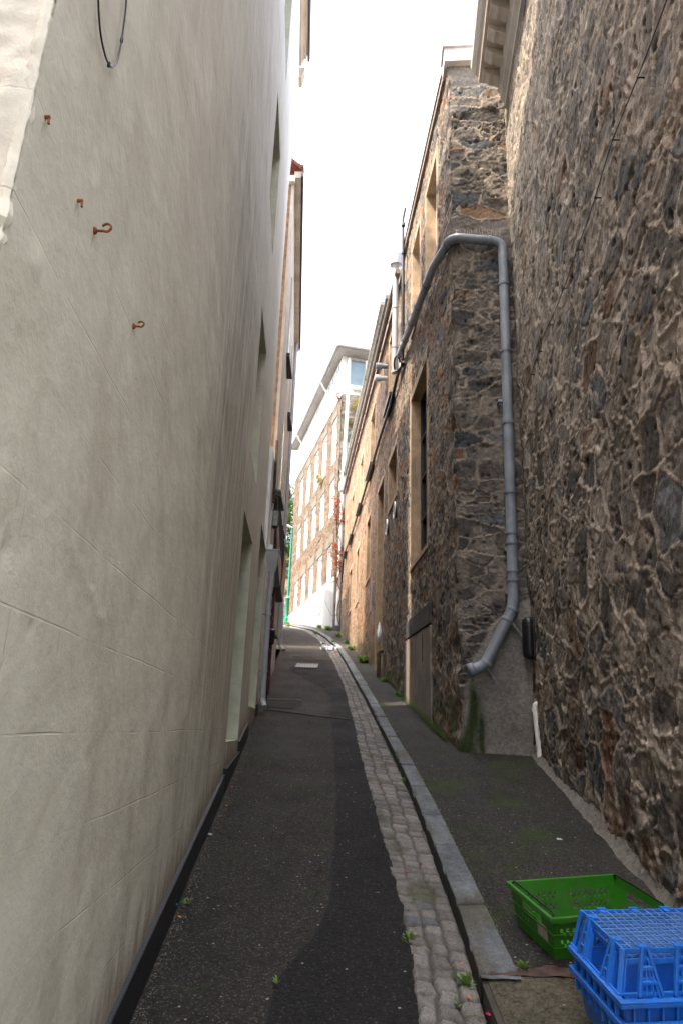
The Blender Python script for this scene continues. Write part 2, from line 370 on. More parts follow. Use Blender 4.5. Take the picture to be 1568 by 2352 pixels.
GLx = curve([(.33, -10), (.36, 3.1), (.38, 3.6), (.38, 4.27), (.36, 5), (.34, 5.9), (.30, 7.24), (.25, 9.7), (.16, 13.8), (-.11, 19.2), (-.37, 23.1), (-.78, 27.7), (-1.3, 30.8), (-2.05, 34), (-3.0, 37.4), (-4.1, 40.7), (-6.5, 45.2), (-12, 51)])
YS = np.concatenate([np.arange(-6, 2.4, .2), np.arange(2.4, 9, .012), np.arange(9, 16, .03), np.arange(16, 30, .08), np.arange(30, 54, .25)])
def strip(name, y, xl, xr, nu, zf, mat, colf=None, parent=None):
    y = np.asarray(y, float); t = np.linspace(0, 1, nu); Y, T = np.meshgrid(y, t, indexing='ij')
    X = xl(Y)*(1-T)+xr(Y)*T; Z = zf(X, Y, T); col = colf(X, Y, T) if colf else None
    return grid_mesh(name, X, Y, Z, col, mat, parent, flip=False)
def left_edge(y): return np.interp(y, [-6, 1.0, 1.06, 10.3, 10.75, 17, 17.1, 22.5, 22.6, 44, 54], [-3.2, -3.2, -.72, -1.19, -1.22, -1.45, -1.55, -1.8, -12, -14, -18])
# far ground sheet reaching the horizon
gy = np.concatenate([np.arange(-60, 60, 2.), np.array([60, 80, 120, 200, 400, 900])]); gx = np.concatenate([[-900, -300, -100, -40], np.arange(-20, 21, 2.), [40, 100, 300, 900]])
Yg, Xg = np.meshgrid(gy, gx, indexing='ij')
tag(grid_mesh('ground', Xg, Yg, G(Yg)-.35, None, earth_m), kind='structure')
ya = YS[(YS < 2.4) | (YS > 9)]; yroad = np.concatenate([np.arange(-6, 2.4, .2), np.arange(2.4, 12, .05), np.arange(12, 30, .1), np.arange(30, 54, .25)])
def zroad(X, Y, T):
    return G(Y)-.012*T+.012*(fbm(X*1.3, Y*.9, 3, 3)-.5)*2
o = strip('road', yroad, left_edge, lambda y: GLx(y)+.05, 26, zroad, road_m); tag(o, kind='structure')
# darker newer asphalt along the setts, crisp wandering edge
sm = curve([(-.26, -6), (-.22, 2.6), (-.22, 3.2), (-.16, 3.48), (-.06, 3.72), (.02, 4.13), (.03, 5.2), (.04, 6.1), (0, 8.45), (-.03, 9.8)])
yy = np.arange(-6, 9.82, .02)
def rag(y, s, a=.012): return a*2*(fbm(y*9, y*0, s, 4)-.5)
strip('asphalt_patch', yy, lambda y: sm(y)+rag(y, 21), lambda y: GLx(y)+.012+rag(y, 22, .02), 14, lambda X, Y, T: zroad(X, Y, T*0+.6)+.009, patch_m)['kind'] = 'structure'
sm2 = curve([(-.05, 10.05), (-.06, 12), (-.25, 13.6), (-.62, 14.7), (-1.0, 16.0), (-1.2, 17.6), (-1.42, 18.0), (-1.45, 19.4)])
strip('asphalt_patch', np.arange(10.05, 19.4, .04), lambda y: sm2(y)+rag(y, 23, .03), lambda y: GLx(y)+.012+rag(y, 24, .02), 14, lambda X, Y, T: zroad(X, Y, T*0+.6)+.009, patch_m)['kind'] = 'structure'
strip('asphalt_patch', np.arange(10.75, 11.25, .02), lambda y: -1.05+rag(y, 29, .03), lambda y: -.62+.05*(y-10.8)+rag(y, 25, .05), 10, lambda X, Y, T: zroad(X, Y, T*0+.6)+.010, patch_m)['kind'] = 'structure'
strip('concrete_strip', np.arange(9.9, 10.02, .02), lambda y: y*0-1.06, lambda y: GLx(y), 30, lambda X, Y, T: zroad(X, Y, T)+.012, plain('dark_concrete', (.05, .047, .042), .9, var=.3, scale=12, bumpd=.004))['kind'] = 'structure'
for o_ in bpy.data.objects:
    if o_.name.startswith('concrete_strip'):
        for v in o_.data.vertices: v.co.y += (1-(v.co.x+1.06)/1.3)*.62; v.co.z += (1-(v.co.x+1.06)/1.3)*.62*.1756
for lo_, hi_ in ((-6, 9.8),):
    yv = np.arange(lo_, hi_, .02); strip('tar_seam', yv, lambda y: sm(y)+rag(y, 21)-.006+.004*np.sin(y*31), lambda y: sm(y)+rag(y, 21)+.004, 2, lambda X, Y, T: zroad(X, Y, T*0+.6)+.0115, plain('tar', (.008, .008, .008), .8))['kind'] = 'structure'
# crack across the road near the wall
cp = [(-.80, 3.60), (-.61, 3.51), (-.5, 3.52), (-.38, 3.49), (-.27, 3.47), (-.19, 3.49)]
mb = MB()
for i in range(len(cp)-1):
    for k in range(6):
        t0, t1 = k/6, (k+1)/6
        a = [cp[i][j]*(1-t0)+cp[i+1][j]*t0 for j in (0, 1)]; b = [cp[i][j]*(1-t1)+cp[i+1][j]*t1 for j in (0, 1)]
        da, db = .006*math.sin(17*a[0]*5), .006*math.sin(17*b[0]*5)
        za, zb = G(a[1])+.013, G(b[1])+.013
        mb.add([(a[0], a[1]+da-.003, za), (b[0], b[1]+db-.003, zb), (b[0], b[1]+db+.004, zb), (a[0], a[1]+da+.004, za)], [(0, 1, 2, 3)])
mb.build('road_crack', plain('tar', (.008, .008, .008), .8))['kind'] = 'structure'
# cobbled gutter
def sett(Y, T, wd):
    v = T*3.02+.22*(vnoise(Y*3, T*0, 47)-.5)+.22*(vnoise(Y*13, T*3, 48)-.5); J = np.clip(np.floor(v), 0, 3); fv = v-J
    u = Y/.098+hsh(J, J*0, 46)*7+.25*(vnoise(Y*5, J*3.7, 49)-.5)+.34*(vnoise(Y*19, T*7, 45)-.5); I = np.floor(u); fu = u-I
    sh = .34*(hsh(I, J, 51)-.5); fu = fu+sh*np.sin(fu*math.pi)
    dv = np.minimum(fv, 1-fv)*wd/3; du = np.minimum(fu, 1-fu)*.098
    k = .018; ax = np.maximum(k-du, 0); ay = np.maximum(k-dv, 0)
    return k-np.sqrt(ax*ax+ay*ay), I, J
def zg(X, Y, T):
    wd = KL(Y)-GLx(Y)
    e, I, J = sett(Y, T, wd)
    mort = sst(.002, .014, e+.008*(fbm(Y*22, X*22, 5, 3)-.5)); cover = sst(.47, .62, fbm(Y*1.6, X*2.5, 44, 4))*sst(6.2, 3.8, Y)
    hgt = (.014+.012*hsh(I, J, 3))*mort*(1-.85*cover)
    return G(Y)-.014-.035*T+hgt+.006*(fbm(Y*30, X*30, 6, 3)-.5)+.006*fbm(Y*2, X*2, 61, 2)
def cg(X, Y, T):
    wd = KL(Y)-GLx(Y)
    e, I, J = sett(Y, T, wd)
    mort = sst(.002, .014, e+.008*(fbm(Y*22, X*22, 5, 3)-.5)); cover = sst(.47, .62, fbm(Y*1.6, X*2.5, 44, 4))*sst(6.2, 3.8, Y)
    h = hsh(I, J, 9); c = lerp(np.array([.13, .12, .112]), np.array([.22, .205, .19]), h[..., None])
    c = np.where((hsh(I, J, 12) > .9)[..., None], np.array([.11, .115, .125]), c)
    c = mixc(c, (.075, .066, .054), 1-mort); c = mixc(c, (.14, .13, .115), cover*.6)
    c = mixc(c, (.05, .06, .02), sst(.6, .75, fbm(Y*3, X*8, 77, 4))*.55)
    return c*(.8+.4*fbm(Y*5, X*9, 71, 3))[..., None]
ysett = np.concatenate([np.arange(-6, 2.4, .1), np.arange(2.4, 9, .01), np.arange(9, 16, .022), np.arange(16, 30, .05), np.arange(30, 54, .15)])
tag(strip('cobbled_gutter', ysett, GLx, KL, 40, zg, sett_m, cg), kind='structure')
# kerb
kj = [2.62]; 
while kj[-1] < 54: kj.append(kj[-1]+rng.uniform(.62, .98))
kj = np.array(kj)
def kerbparts(Y):
    k = np.clip(np.searchsorted(kj, Y, side='right')-1, 0, len(kj)-2); d = np.minimum(np.abs(Y-kj[k]), np.abs(kj[k+1]-Y)); return k, d
def zk(X, Y, T):
    k, d = kerbparts(Y); top = G(Y)+.052+.012*(hsh(k, k, 5)-.5)
    t = np.clip(T/.18, 0, 1); z = lerp(G(Y)-.075, top, np.sqrt(np.clip(1-(1-t)**2, 0, 1)))
    return z-.035*sst(.022, 0, d)*t+.012*(fbm(X*30, Y*16, 8, 4)-.5)*t-.03*t*sst(.6, .75, fbm(Y*7, X*0, 88, 3))*sst(.32, .18, T)
def kxl(y): return KL(y)
def ck(X, Y, T):
    k, d = kerbparts(Y); b = .9+.3*hsh(k, k, 7)
    c = np.ones(X.shape+(3,))*np.array([.125, .135, .145])*b[..., None]*(.55+.9*fbm(X*9, Y*5, 3, 5))[..., None]*(.75+.5*fbm(X*45, Y*45, 31, 3))[..., None]
    c = mixc(c, (.09, .08, .05), sst(.5, .7, fbm(X*6, Y*2.5, 19, 4))*.7)
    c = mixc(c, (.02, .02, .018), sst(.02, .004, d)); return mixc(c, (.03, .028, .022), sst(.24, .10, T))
y1 = np.concatenate([np.arange(2.62, 12, .012), np.arange(12, 54, .08)])
Tn = np.concatenate([[0, .02, .04, .07, .1, .14, .18], np.linspace(.22, 1, 12)])
Yk, Tk = np.meshgrid(y1, Tn, indexing='ij')
Xk = KL(Yk)+(np.where(Tk < .18, Tk*.12, .0216+(Tk-.18)/.82*(1-.0216)))*(KRx(Yk)-KL(Yk))+.004*(fbm(Yk*14, Tk*3, 2, 3)-.5)
keep = y1 > 3.30
tag(grid_mesh('kerb', Xk[keep], Yk[keep], zk(Xk, Yk, Tk)[keep], ck(Xk, Yk, Tk)[keep], sett_m), kind='structure')
# pavement: tarmac beyond the joint, a mossy concrete slab nearer than it
def wall_base(y): return np.where(y < 7.7, Bx(y)+.06, Cx(y)+.05)
def prx(y): return np.interp(y, [-6, 7.74, 7.76, 31, 31.5, 32, 54], [Bx(-6)+.08, Bx(7.74)+.08, Cx(7.76)+.08, Cx(31)+.06, .35, -.05, Fx(54)+.1])
def zp(X, Y, T): return G(Y)+.045+.03*T*sst(9, 6, Y)+.010*(fbm(X*1.7, Y*1.1, 33, 3)-.5)
ypv = np.concatenate([np.arange(3.42, 7.74, .06), np.array([7.74, 7.77]), np.arange(7.84, 30, .12), np.arange(30, 54, .2)])
tag(strip('pavement', ypv, KRx, prx, 26, zp, pave_m), kind='structure')
slab_m = asphalt('mossy_concrete', (.07, .064, .045), (.115, .10, .07), speck=(.16, .14, .11), th=.93, moss=.8)
tag(strip('concrete_slab', np.linspace(-6, 3.352, 110), lambda y: y*0+.68, prx, 20, lambda X, Y, T: zp(X, Y, T)-.01, slab_m), kind='structure')
tag(strip('brick_edging', np.linspace(3.345, 3.43, 10), lambda y: y*0+.70, prx, 40, lambda X, Y, T: zp(X, Y, T)-.004+.003*np.sin(X*40), plain('edging_brick', (.075, .045, .038), .9, var=.3, scale=14, bumpd=.004)), kind='structure')
mb = MB(); mb.hexa([(.655, -6, G(-6)-.2), (.69, -6, G(-6)-.2), (.69, 3.36, G(3.36)-.2), (.655, 3.36, G(3.36)-.2), (.655, -6, G(-6)+.03), (.69, -6, G(-6)+.03), (.69, 3.36, G(3.36)+.03), (.655, 3.36, G(3.36)+.03)])
mb.build('kerb', plain('wet_kerb', (.05, .045, .035), .8, bumpd=.003))['kind'] = 'structure'
# a wide paved apron either side behind the camera and round the bend
# ------------------------------------------------------------------ rubble walls
PAL_DARK = dict(a=(.088, .079, .070), b=(.215, .183, .152), rust=(.21, .13, .08), prust=.07, mort=(.43, .365, .295), cu=.35, cv=.25, mw=.075, amp=.021)
def rubble(U, V, seed, pal, smear=.5, warp=.07):
    wu = U+warp*(fbm(U*3.1, V*3.1, seed+11, 3)-.5)*2; wv = V+warp*(fbm(U*3.1+7, V*3.1, seed+12, 3)-.5)*2
    F1, e, I, J = voro(wu, wv, pal['cu'], pal['cv'], seed, .85)
    G1, e2, I2, J2 = voro(wu+3.3, wv+1.7, pal['cu']*.42, pal['cv']*.45, seed+50, .85)
    n1 = fbm(U*9, V*9, seed+21, 4); n2 = fbm(U*30, V*30, seed+22, 3); big = fbm(U*.9, V*.9, seed+23, 3)
    m = sst(pal['mw']*.6, pal['mw']+.09, e+.34*(n1-.5)*smear+.10*(n2-.5))
    sm_ = sst(.50, .66, fbm(U*4.2, V*5.2, seed+31, 5)+.16*(big-.5))*smear
    small = (hsh(I, J, seed+70) > .84)
    m = np.where(small, m*sst(.04, .22, e2+.15*(n1-.5)), m)
    h = hsh(I, J, seed+3); h2 = hsh(I, J, seed+4); h3 = np.where(small, hsh(I2, J2, seed+5), h2)
    st = m*(1-sm_)
    edge = np.exp(-((m-.35)/.22)**2)*(1-sm_)
    out = pal['amp']*(st*(.10+.95*h)-.60*edge+(.45+.45*n1)*(1-m)+.55*sm_*(n1+.1))+pal['amp']*.6*(n1-.5)*(.55+.45*st)+.012*(n2-.5)
    out = out+.30*pal['amp']*st*((U*7.3+h*9) % 1-.5)*0 + (big-.5)*.03
    c = lerp(np.array(pal['a']), np.array(pal['b']), h3[..., None])
    tint = hsh(I, J, seed+6)
    c = np.where((tint < pal['prust'])[..., None], lerp(np.array(pal['rust'])*.55, np.array(pal['rust']), h2[..., None]), c)
    c = np.where((tint > .86)[..., None], c*np.array([.85, 1.0, 1.18]), c)
    c = c*(.55+.9*fbm(U*16, V*16, seed+41, 4))[..., None]*(.82+.36*hsh(I, J, seed+8))[..., None]
    mc = np.ones(U.shape+(3,))*np.array(pal['mort'])*(.62+.62*fbm(U*6, V*6, seed+42, 4))[..., None]
    t = np.clip(1-st, 0, 1); c = c*(1-t[..., None])+mc*t[..., None]
    pit = sst(.70, .80, fbm(U*13, V*13, seed+44, 3))
    out = out-.022*pit; c = c*(1-.45*pit[..., None])
    return out, c
def sub(a, b, stepf):
    r = [a]
    while r[-1] < b: r.append(r[-1]+stepf(r[-1]))
    r[-1] = b
    if len(r) > 2 and r[-1]-r[-2] < .3*stepf(b): r.pop(-2)
    return np.array(r)
def snap(arr, vals):
    arr = list(arr)
    for v in vals:
        if v < arr[0] or v > arr[-1]: continue
        k = int(np.argmin(np.abs(np.array(arr)-v))); arr[k] = v
    return np.array(sorted(set(arr)))
XP0 = 1.375
def quoin(Z): return .045*(fbm(Z*2.6, Z*0, 505, 4)-.5)+.03*(np.floor(Z*2.9) % 2-.5)*sst(0, .12, np.abs((Z*2.9) % 1-.5)*-1+.5)
def wall_grid(name, us, zs, fx, nrm, fn, mat, parent, holes=(), along='y', dampw=.06, bot=None, topf=None, edge=None):
    us = snap(us, [h[0] for h in holes]+[h[1] for h in holes]); zs = snap(zs, [h[2] for h in holes]+[h[3] for h in holes])
    Z, U = np.meshgrid(zs, us, indexing='ij')
    if bot is not None:                            # squash the lowest rows onto the slope
        Z = np.maximum(Z, bot(U)) 
    if topf is not None: Z = np.minimum(Z, topf(U))
    h, c = fn(U, Z)
    for (a, b, z0, z1) in holes:
        dx = np.maximum(np.maximum(a-U, U-b), 0); dz = np.maximum(np.maximum(z0-Z, Z-z1), 0)
        h = h*sst(0, dampw, np.sqrt(dx*dx+dz*dz))
    if edge is not None: h = h*edge(U, Z)
    if along == 'y': X = fx(U)+nrm[0]*h; Y = U+nrm[1]*h
    else: X = U+nrm[0]*h-quoin(Z)*np.exp(-np.clip(U-XP0, 0, 9)/.10)*(name == 'wall' and parent is not None and parent.name == 'stone_wing'); Y = fx(U)+nrm[1]*h
    Uc = (U[:-1, :-1]+U[1:, 1:])/2; Zc = (Z[:-1, :-1]+Z[1:, 1:])/2
    drop = (np.abs(Z[1:, :-1]-Z[:-1, :-1])+np.abs(Z[1:, 1:]-Z[:-1, 1:])) < 1e-6
    for (a, b, z0, z1) in holes: drop |= (Uc > a) & (Uc < b) & (Zc > z0) & (Zc < z1)
    return grid_mesh(name, X, Y, Z, c, mat, parent, drop)

# ---- the right-hand building (B) with cornice
bB = empty('stone_building', (3.5, 3, G(3)), 'tall dark rubble stone building close on the right, under a moulded cornice', 'building')
aB = math.atan(.1033); nB = (-math.cos(aB), math.sin(aB))
def fnB(U, V):
    h, c = rubble(U, V, 101, PAL_DARK, .78)
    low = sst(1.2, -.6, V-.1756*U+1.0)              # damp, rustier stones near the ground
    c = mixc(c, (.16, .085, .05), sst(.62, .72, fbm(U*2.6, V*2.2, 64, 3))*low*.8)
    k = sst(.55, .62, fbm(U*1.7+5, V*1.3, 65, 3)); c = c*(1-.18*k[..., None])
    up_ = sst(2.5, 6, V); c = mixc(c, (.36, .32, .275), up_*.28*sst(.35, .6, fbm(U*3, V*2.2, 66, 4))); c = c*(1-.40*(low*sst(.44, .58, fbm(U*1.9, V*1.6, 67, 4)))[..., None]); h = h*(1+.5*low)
    return h, c
def fil(U, Z): return 1.0+0*U
usB = sub(.3, 7.71, lambda u: .009+.0016*max(0, u-1.6))
zsB = np.concatenate([sub(-2.5, -1.1, lambda u: .05), sub(-1.1, 3.2, lambda u: .013)[1:], sub(3.2, 8.6, lambda u: .021)[1:]])
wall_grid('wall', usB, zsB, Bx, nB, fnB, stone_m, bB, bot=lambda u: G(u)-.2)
mb = MB()
mb.hexa([(Bx(.3)+.12, .32, -3), (9, .32, -3), (9, 8.3, -3), (Bx(8.3)+.12, 8.3, -3), (Bx(.3)+.12, .32, 9.2), (9, .32, 9.2), (9, 8.3, 9.2), (Bx(8.3)+.12, 8.3, 9.2)])
mb.build('rear_block', concrete_m, bB)
prof = [(-.02, 8.44), (.045, 8.46), (.045, 8.56), (.10, 8.62), (.10, 8.72), (.13, 8.76), (.13, 8.90), (.40, 8.92), (.41, 9.02), (.45, 9.06), (.50, 9.15), (.51, 9.22), (-.02, 9.24)]
def cp_(y): return [(Bx(y)-o, y, z) for o, z in prof]
MB().prism(cp_, .3, 7.45).build('cornice', corn_m, bB)
y = 7.30
while y > 2.2:
    m2 = MB(); pr2 = [(.128, 8.76), (.17, 8.775), (.22, 8.80), (.27, 8.80), (.32, 8.84), (.36, 8.86), (.36, 8.925), (.128, 8.925)]
    m2.prism(lambda yy: [(Bx(yy)-o, yy, z-.004) for o, z in pr2], y-.085, y+.085).build('corbel', corn_m, bB, bevel=.006); y -= .31
# mortar fillet at the wall foot
yf = np.arange(2.2, 7.66, .03); Tf = np.linspace(0, 1, 7); YY, TT = np.meshgrid(yf, Tf, indexing='ij')
wf = .06+.05*(fbm(YY*1.7, YY*0, 81, 4)-.5)*2
XX = Bx(YY)-wf*(1-TT)+.02*TT; ZZ = G(YY)+.05+.028+.02*TT+(.10+.06*(fbm(YY*2.3, YY*0, 82, 3)-.5))*TT**1.6-.01*(1-TT)+.008*(fbm(YY*9, TT*3, 83, 3)-.5)
colf = np.ones(XX.shape+(3,))*np.array([.165, .152, .135])*(.7+.5*fbm(YY*6, TT*3, 84, 4))[..., None]
grid_mesh('mortar_fillet', XX, YY, ZZ, colf, stone_m, bB)

# ---- the pier and lane-side wing (C1)
bC = empty('stone_wing', (2.2, 10, G(10)), 'dark stone wing, narrow end facing the viewer, grey drainpipe bent around its corner', 'building')
PAL_P = dict(PAL_DARK, a=(.05, .047, .045), b=(.12, .105, .09), cu=.48, cv=.19, mw=.035, amp=.036, mort=(.27, .23, .185), prust=.10)
XP0 = 1.375; XP1 = Bx(7.71)+.06
def Py(x): return 7.79-.105*(x-1.38)
def conc_mask(X, Z):                               # rendered patch at the foot of the pier, apex by the downpipe
    left = np.interp(Z, [-.5, .0, .45, .8, 1.15, 1.42, 1.5], [1.30, 1.36, 1.44, 1.52, 1.72, 1.98, 2.2])
    return sst(-.03, .03, X-left+.05*(fbm(X*8, Z*8, 91, 3)-.5))
def fnP(X, Z):
    h, c = rubble(X+20, Z, 131, PAL_P, .5, .045)
    up = sst(1.5, 7.5, Z)
    c = c*(.95+.30*fbm(X*2, Z*1.1, 96, 3))[..., None]
    led = np.exp(-((Z-6.55)/.22)**2); h = h*(1-.7*led)+.02*led; c = mixc(c, (.17, .15, .13), led*.8)
    topc = sst(9.2, 9.32, Z); h = h*(1-topc)+.02*topc; c = mixc(c, (.2, .18, .16), topc*.8)
    k = conc_mask(X, Z); h = h*(1-k)+k*(.035+.012*(fbm(X*3, Z*3, 92, 4)-.5)+.004*(fbm(X*25, Z*25, 93, 3)-.5))
    cc = np.ones(X.shape+(3,))*np.array([.24, .222, .195])*(.6+.75*fbm(X*2.3, Z*2.1, 94, 5))[..., None]
    cc = mixc(cc, (.12, .10, .08), sst(.5, .75, fbm(X*1.9, Z*1.7, 98, 4))*sst(.6, -.2, Z))
    c = c*(1-k[..., None])+cc*k[..., None]
    # green algae runs under the spout
    x0 = 1.50+.04*np.sin(Z*5); sp = np.exp(-((X-x0-(.0+.03*(Z-.6)))/(.05+.07*np.clip(.6-Z, 0, 1)))**2)*sst(.62, .35, Z)*(.45+.9*fbm(X*30, Z*2.5, 95, 3))
    sp2 = np.exp(-((X-1.60)/.035)**2)*sst(.30, .05, Z)
    c = mixc(c, (.022, .042, .006), np.clip(sp*1.2+sp2*.9, 0, .92))
    return h, c
usP = np.linspace(XP0, XP1, 82); zsP = np.concatenate([sub(-.75, 3, lambda u: .012), sub(3, 9.62, lambda u: .019)[1:]])
nP = (-.1045, -.9945)
wall_grid('wall', usP, zsP, Py, nP, fnP, stone_m, bC, along='x', edge=lambda U, Z: .35+.65*sst(0, .05, U-XP0))
C_OPEN = [  # y0, y1, z0, z1, kind   (windows and doors of the lane side of the wing)
    (9.67, 11.18, 2.65, 5.72, 'tall'), (8.74, 9.62, 7.1, 8.88, 'sash'), (10.28, 11.11, 7.1, 8.88, 'sash')]
D_OPEN = [(13.49, 14.5, 7.1, 8.95, 'sash'), (17.6, 18.8, 7.1, 8.95, 'sash'), (21.2, 22.3, 7.1, 8.9, 'sash'), (25, 26.1, 7.1, 8.9, 'sash'),
    (13.08, 14.35, 4.63, 5.72, 'dark'), (15.23, 16.49, 1.3, 5.78, 'door'), (18.3, 19.3, 4.06, 5.8, 'dark'), (21.93, 22.96, 4.06, 5.85, 'dark'), (25.07, 26.16, 4.3, 5.84, 'dark'), (28.4, 29.3, 7.3, 8.9, 'sash')]
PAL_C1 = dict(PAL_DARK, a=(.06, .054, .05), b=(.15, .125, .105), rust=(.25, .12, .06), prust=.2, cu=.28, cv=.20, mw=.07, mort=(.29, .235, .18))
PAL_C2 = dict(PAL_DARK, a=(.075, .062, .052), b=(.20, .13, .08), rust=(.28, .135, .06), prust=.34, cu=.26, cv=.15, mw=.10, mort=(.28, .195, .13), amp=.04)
aC = math.atan(-.0524); nC = (-math.cos(aC), math.sin(aC))
def fnC(U, V):
    h0 = quoin(V)*np.exp(-np.clip(U-7.79, 0, 9)/.25)
    h, c = rubble(U, V, 161, PAL_C1, .8); h2, c2 = rubble(U, V, 161, PAL_C2, .8)
    t = sst(12.5, 19, U+2.0*(fbm(U*1.2, V*1.2, 7, 3)-.5)+.25*(V-3)); c = c*(1-t[..., None])+c2*t[..., None]  # palette mix paints shaded grey near, sunlit orange further up
    grow = sst(.9, .2, V-.1756*U+1.6)*sst(.42, .6, fbm(U*2.2, V*3, 97, 4))
    c = mixc(c, (.09, .095, .04), grow*.8)
    return h+h0, c
def seg(lo, hi, opens, zt, zt2, zb, parent, name='wall', frm=.013, gro=.0042):
    us = sub(lo, hi, lambda u: frm+gro*max(0, u-8)); zs = sub(zb, max(zt, zt2), lambda u: .024 if parent is bC else .034)
    return wall_grid(name, us, zs, Cx, nC, fnC, stone_m, parent, holes=[q[:4] for q in opens], bot=lambda u: G(u)-.25, topf=lambda u: np.interp(u, [lo, hi], [zt, zt2]))
YC0 = 7.79
seg(YC0-.02, 12.3, C_OPEN, 9.62, 9.62, -.8, bC)
bD = empty('stone_terrace', (1.8, 21, G(21)), 'long rubble stone terrace further up the right side, partly lit orange by the sun', 'building')
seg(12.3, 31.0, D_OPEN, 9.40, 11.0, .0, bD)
def opening(par, y0, y1, z0, z1, kind, fx=Cx, sgn=-1, depth=.22, jamb=None, sillm=None, fr=.09):
    """a window: dressed surround with reveals; frame, glass and sill as its parts"""
    jamb = jamb or dress
    X = lambda y, o: fx(y)+sgn*o                   # o outward offset
    m = MB(); pr = .018
    def blk(a, b, c, d, o0, o1):
        m.hexa([(X(a, o0), a, c), (X(a, o1), a, c), (X(b, o1), b, c), (X(b, o0), b, c), (X(a, o0), a, d), (X(a, o1), a, d), (X(b, o1), b, d), (X(b, o0), b, d)])
    W_ = fr*1.5
    if fr > 0:
        blk(y0-W_, y0, z0, z1, -depth, pr); blk(y1, y1+W_, z0, z1, -depth, pr); blk(y0-W_, y1+W_, z1, z1+.16, -depth, pr+.003)
    else:
        blk(y0-.02, y0, z0, z1, -depth, -.002); blk(y1, y1+.02, z0, z1, -depth, -.002); blk(y0, y1, z1, z1+.02, -depth, -.002); blk(y0, y1, z0-.02, z0, -depth, -.002)
    wobj = m.build('door' if kind == 'door' else 'window', jamb, par)
    f = MB(); o = -(depth-.07)
    def fb(a, b, c, d, oo=0.0, th=.05): f.hexa([(X(a, o+oo-th), a, c), (X(a, o+oo), a, c), (X(b, o+oo), b, c), (X(b, o+oo-th), b, c), (X(a, o+oo-th), a, d), (X(a, o+oo), a, d), (X(b, o+oo), b, d), (X(b, o+oo-th), b, d)])
    fw = .06; wd = y1-y0
    fb(y0, y0+fw, z0, z1); fb(y1-fw, y1, z0, z1); fb(y0+fw, y1-fw, z0, z0+fw); fb(y0+fw, y1-fw, z1-fw, z1)
    ny = 1 if wd < 1.2 else 2; nz = {'sash': 1, 'tall': 3, 'dark': 1, 'door': 2}[kind]
    for k in range(ny): yy_ = y0+fw+(k+1)*(wd-2*fw)/(ny+1); fb(yy_-.015, yy_+.015, z0+fw, z1-fw, -.004, .035)
    for k in range(nz): zz_ = z0+fw+(k+1)*(z1-z0-2*fw)/(nz+1); fb(y0+fw, y1-fw, zz_-.02, zz_+.02, -.008, .035)
    f.build('frame', whitef if kind == 'sash' else black_m, wobj)
    g = MB(); o2 = -(depth-.045)
    g.hexa([(X(y0, o2-.04), y0, z0), (X(y0, o2-.03), y0, z0), (X(y1, o2-.03), y1, z0), (X(y1, o2-.04), y1, z0), (X(y0, o2-.04), y0, z1), (X(y0, o2-.03), y0, z1), (X(y1, o2-.03), y1, z1), (X(y1, o2-.04), y1, z1)])
    g.build('pane', blind_m if kind == 'sash' else dark_m, wobj)
    if kind != 'door' and fr > 0:
        s = MB(); sm_ = sillm or (dress if kind in ('tall',) else black_m)
        th = .10 if kind != 'tall' else .09; oo = .15 if (sm_ is black_m and kind == 'sash') else .035
        s.hexa([(X(y0-.07, -depth), y0-.07, z0-th), (X(y0-.07, oo), y0-.07, z0-th), (X(y1+.07, oo), y1+.07, z0-th), (X(y1+.07, -depth), y1+.07, z0-th),
                (X(y0-.07, -depth), y0-.07, z0+.002), (X(y0-.07, oo), y0-.07, z0-.012), (X(y1+.07, oo), y1+.07, z0-.012), (X(y1+.07, -depth), y1+.07, z0+.002)])
        s.build('sill', sm_, wobj, bevel=.006)
    return wobj
for q in C_OPEN: opening(bC, *q, sillm=dress)
for q in D_OPEN: opening(bD, *q, sillm=(black_m if q[4] == 'sash' else dress))
# solid bodies behind the walls
def body(par, fx, y0, y1, xo, z0, z1, off=.36, z1b=None, m=concrete_m, name='rear_block'):
    z1b = z1b or z1
    mb = MB(); s = 1 if xo > fx(y0) else -1
    mb.hexa([(fx(y0)+s*off, y0, z0), (xo, y0, z0), (xo, y1, z0), (fx(y1)+s*off, y1, z0), (fx(y0)+s*off, y0, z1), (xo, y0, z1), (xo, y1, z1b), (fx(y1)+s*off, y1, z1b)])
    return mb.build(name, m, par)
body(bC, Cx, 8.2, 12.29, 4.5, -2, 9.55); body(bD, Cx, 12.31, 30.9, 6, -1, 9.3, z1b=10.9)
mb = MB(); mb.box(XP0+.02, 2.5, 7.86, 8.22, -2, 9.55); mb.build('corner_block', concrete_m, bC)
# parapet cap of the wing
mb = MB()
mb.hexa([(1.30, 7.68, 9.60), (2.3, 7.58, 9.60), (2.3, 8.0, 9.60), (1.32, 8.0, 9.60), (1.30, 7.68, 9.86), (2.3, 7.58, 9.86), (2.3, 8.0, 9.86), (1.32, 8.0, 9.86)])
mb.hexa([(1.27, 7.65, 9.86), (2.3, 7.55, 9.86), (2.3, 8.0, 9.86), (1.29, 8.0, 9.86), (1.27, 7.65, 9.92), (2.3, 7.55, 9.92), (2.3, 8.0, 9.92), (1.29, 8.0, 9.92)])
mb.build('parapet_cap', plain('painted_fascia', (.55, .51, .50), .6, dirt=(.42, .38, .34)), bC, bevel=.004)
mb = MB()
def cfa(o0, o1, z0, z1, ya, yb, za=0, zb=0): mb.hexa([(Cx(ya)-o0, ya, z0+za), (Cx(ya)-o1, ya, z0+za), (Cx(yb)-o1, yb, z0+zb), (Cx(yb)-o0, yb, z0+zb), (Cx(ya)-o0, ya, z1+za), (Cx(ya)-o1, ya, z1+za), (Cx(yb)-o1, yb, z1+zb), (Cx(yb)-o0, yb, z1+zb)])
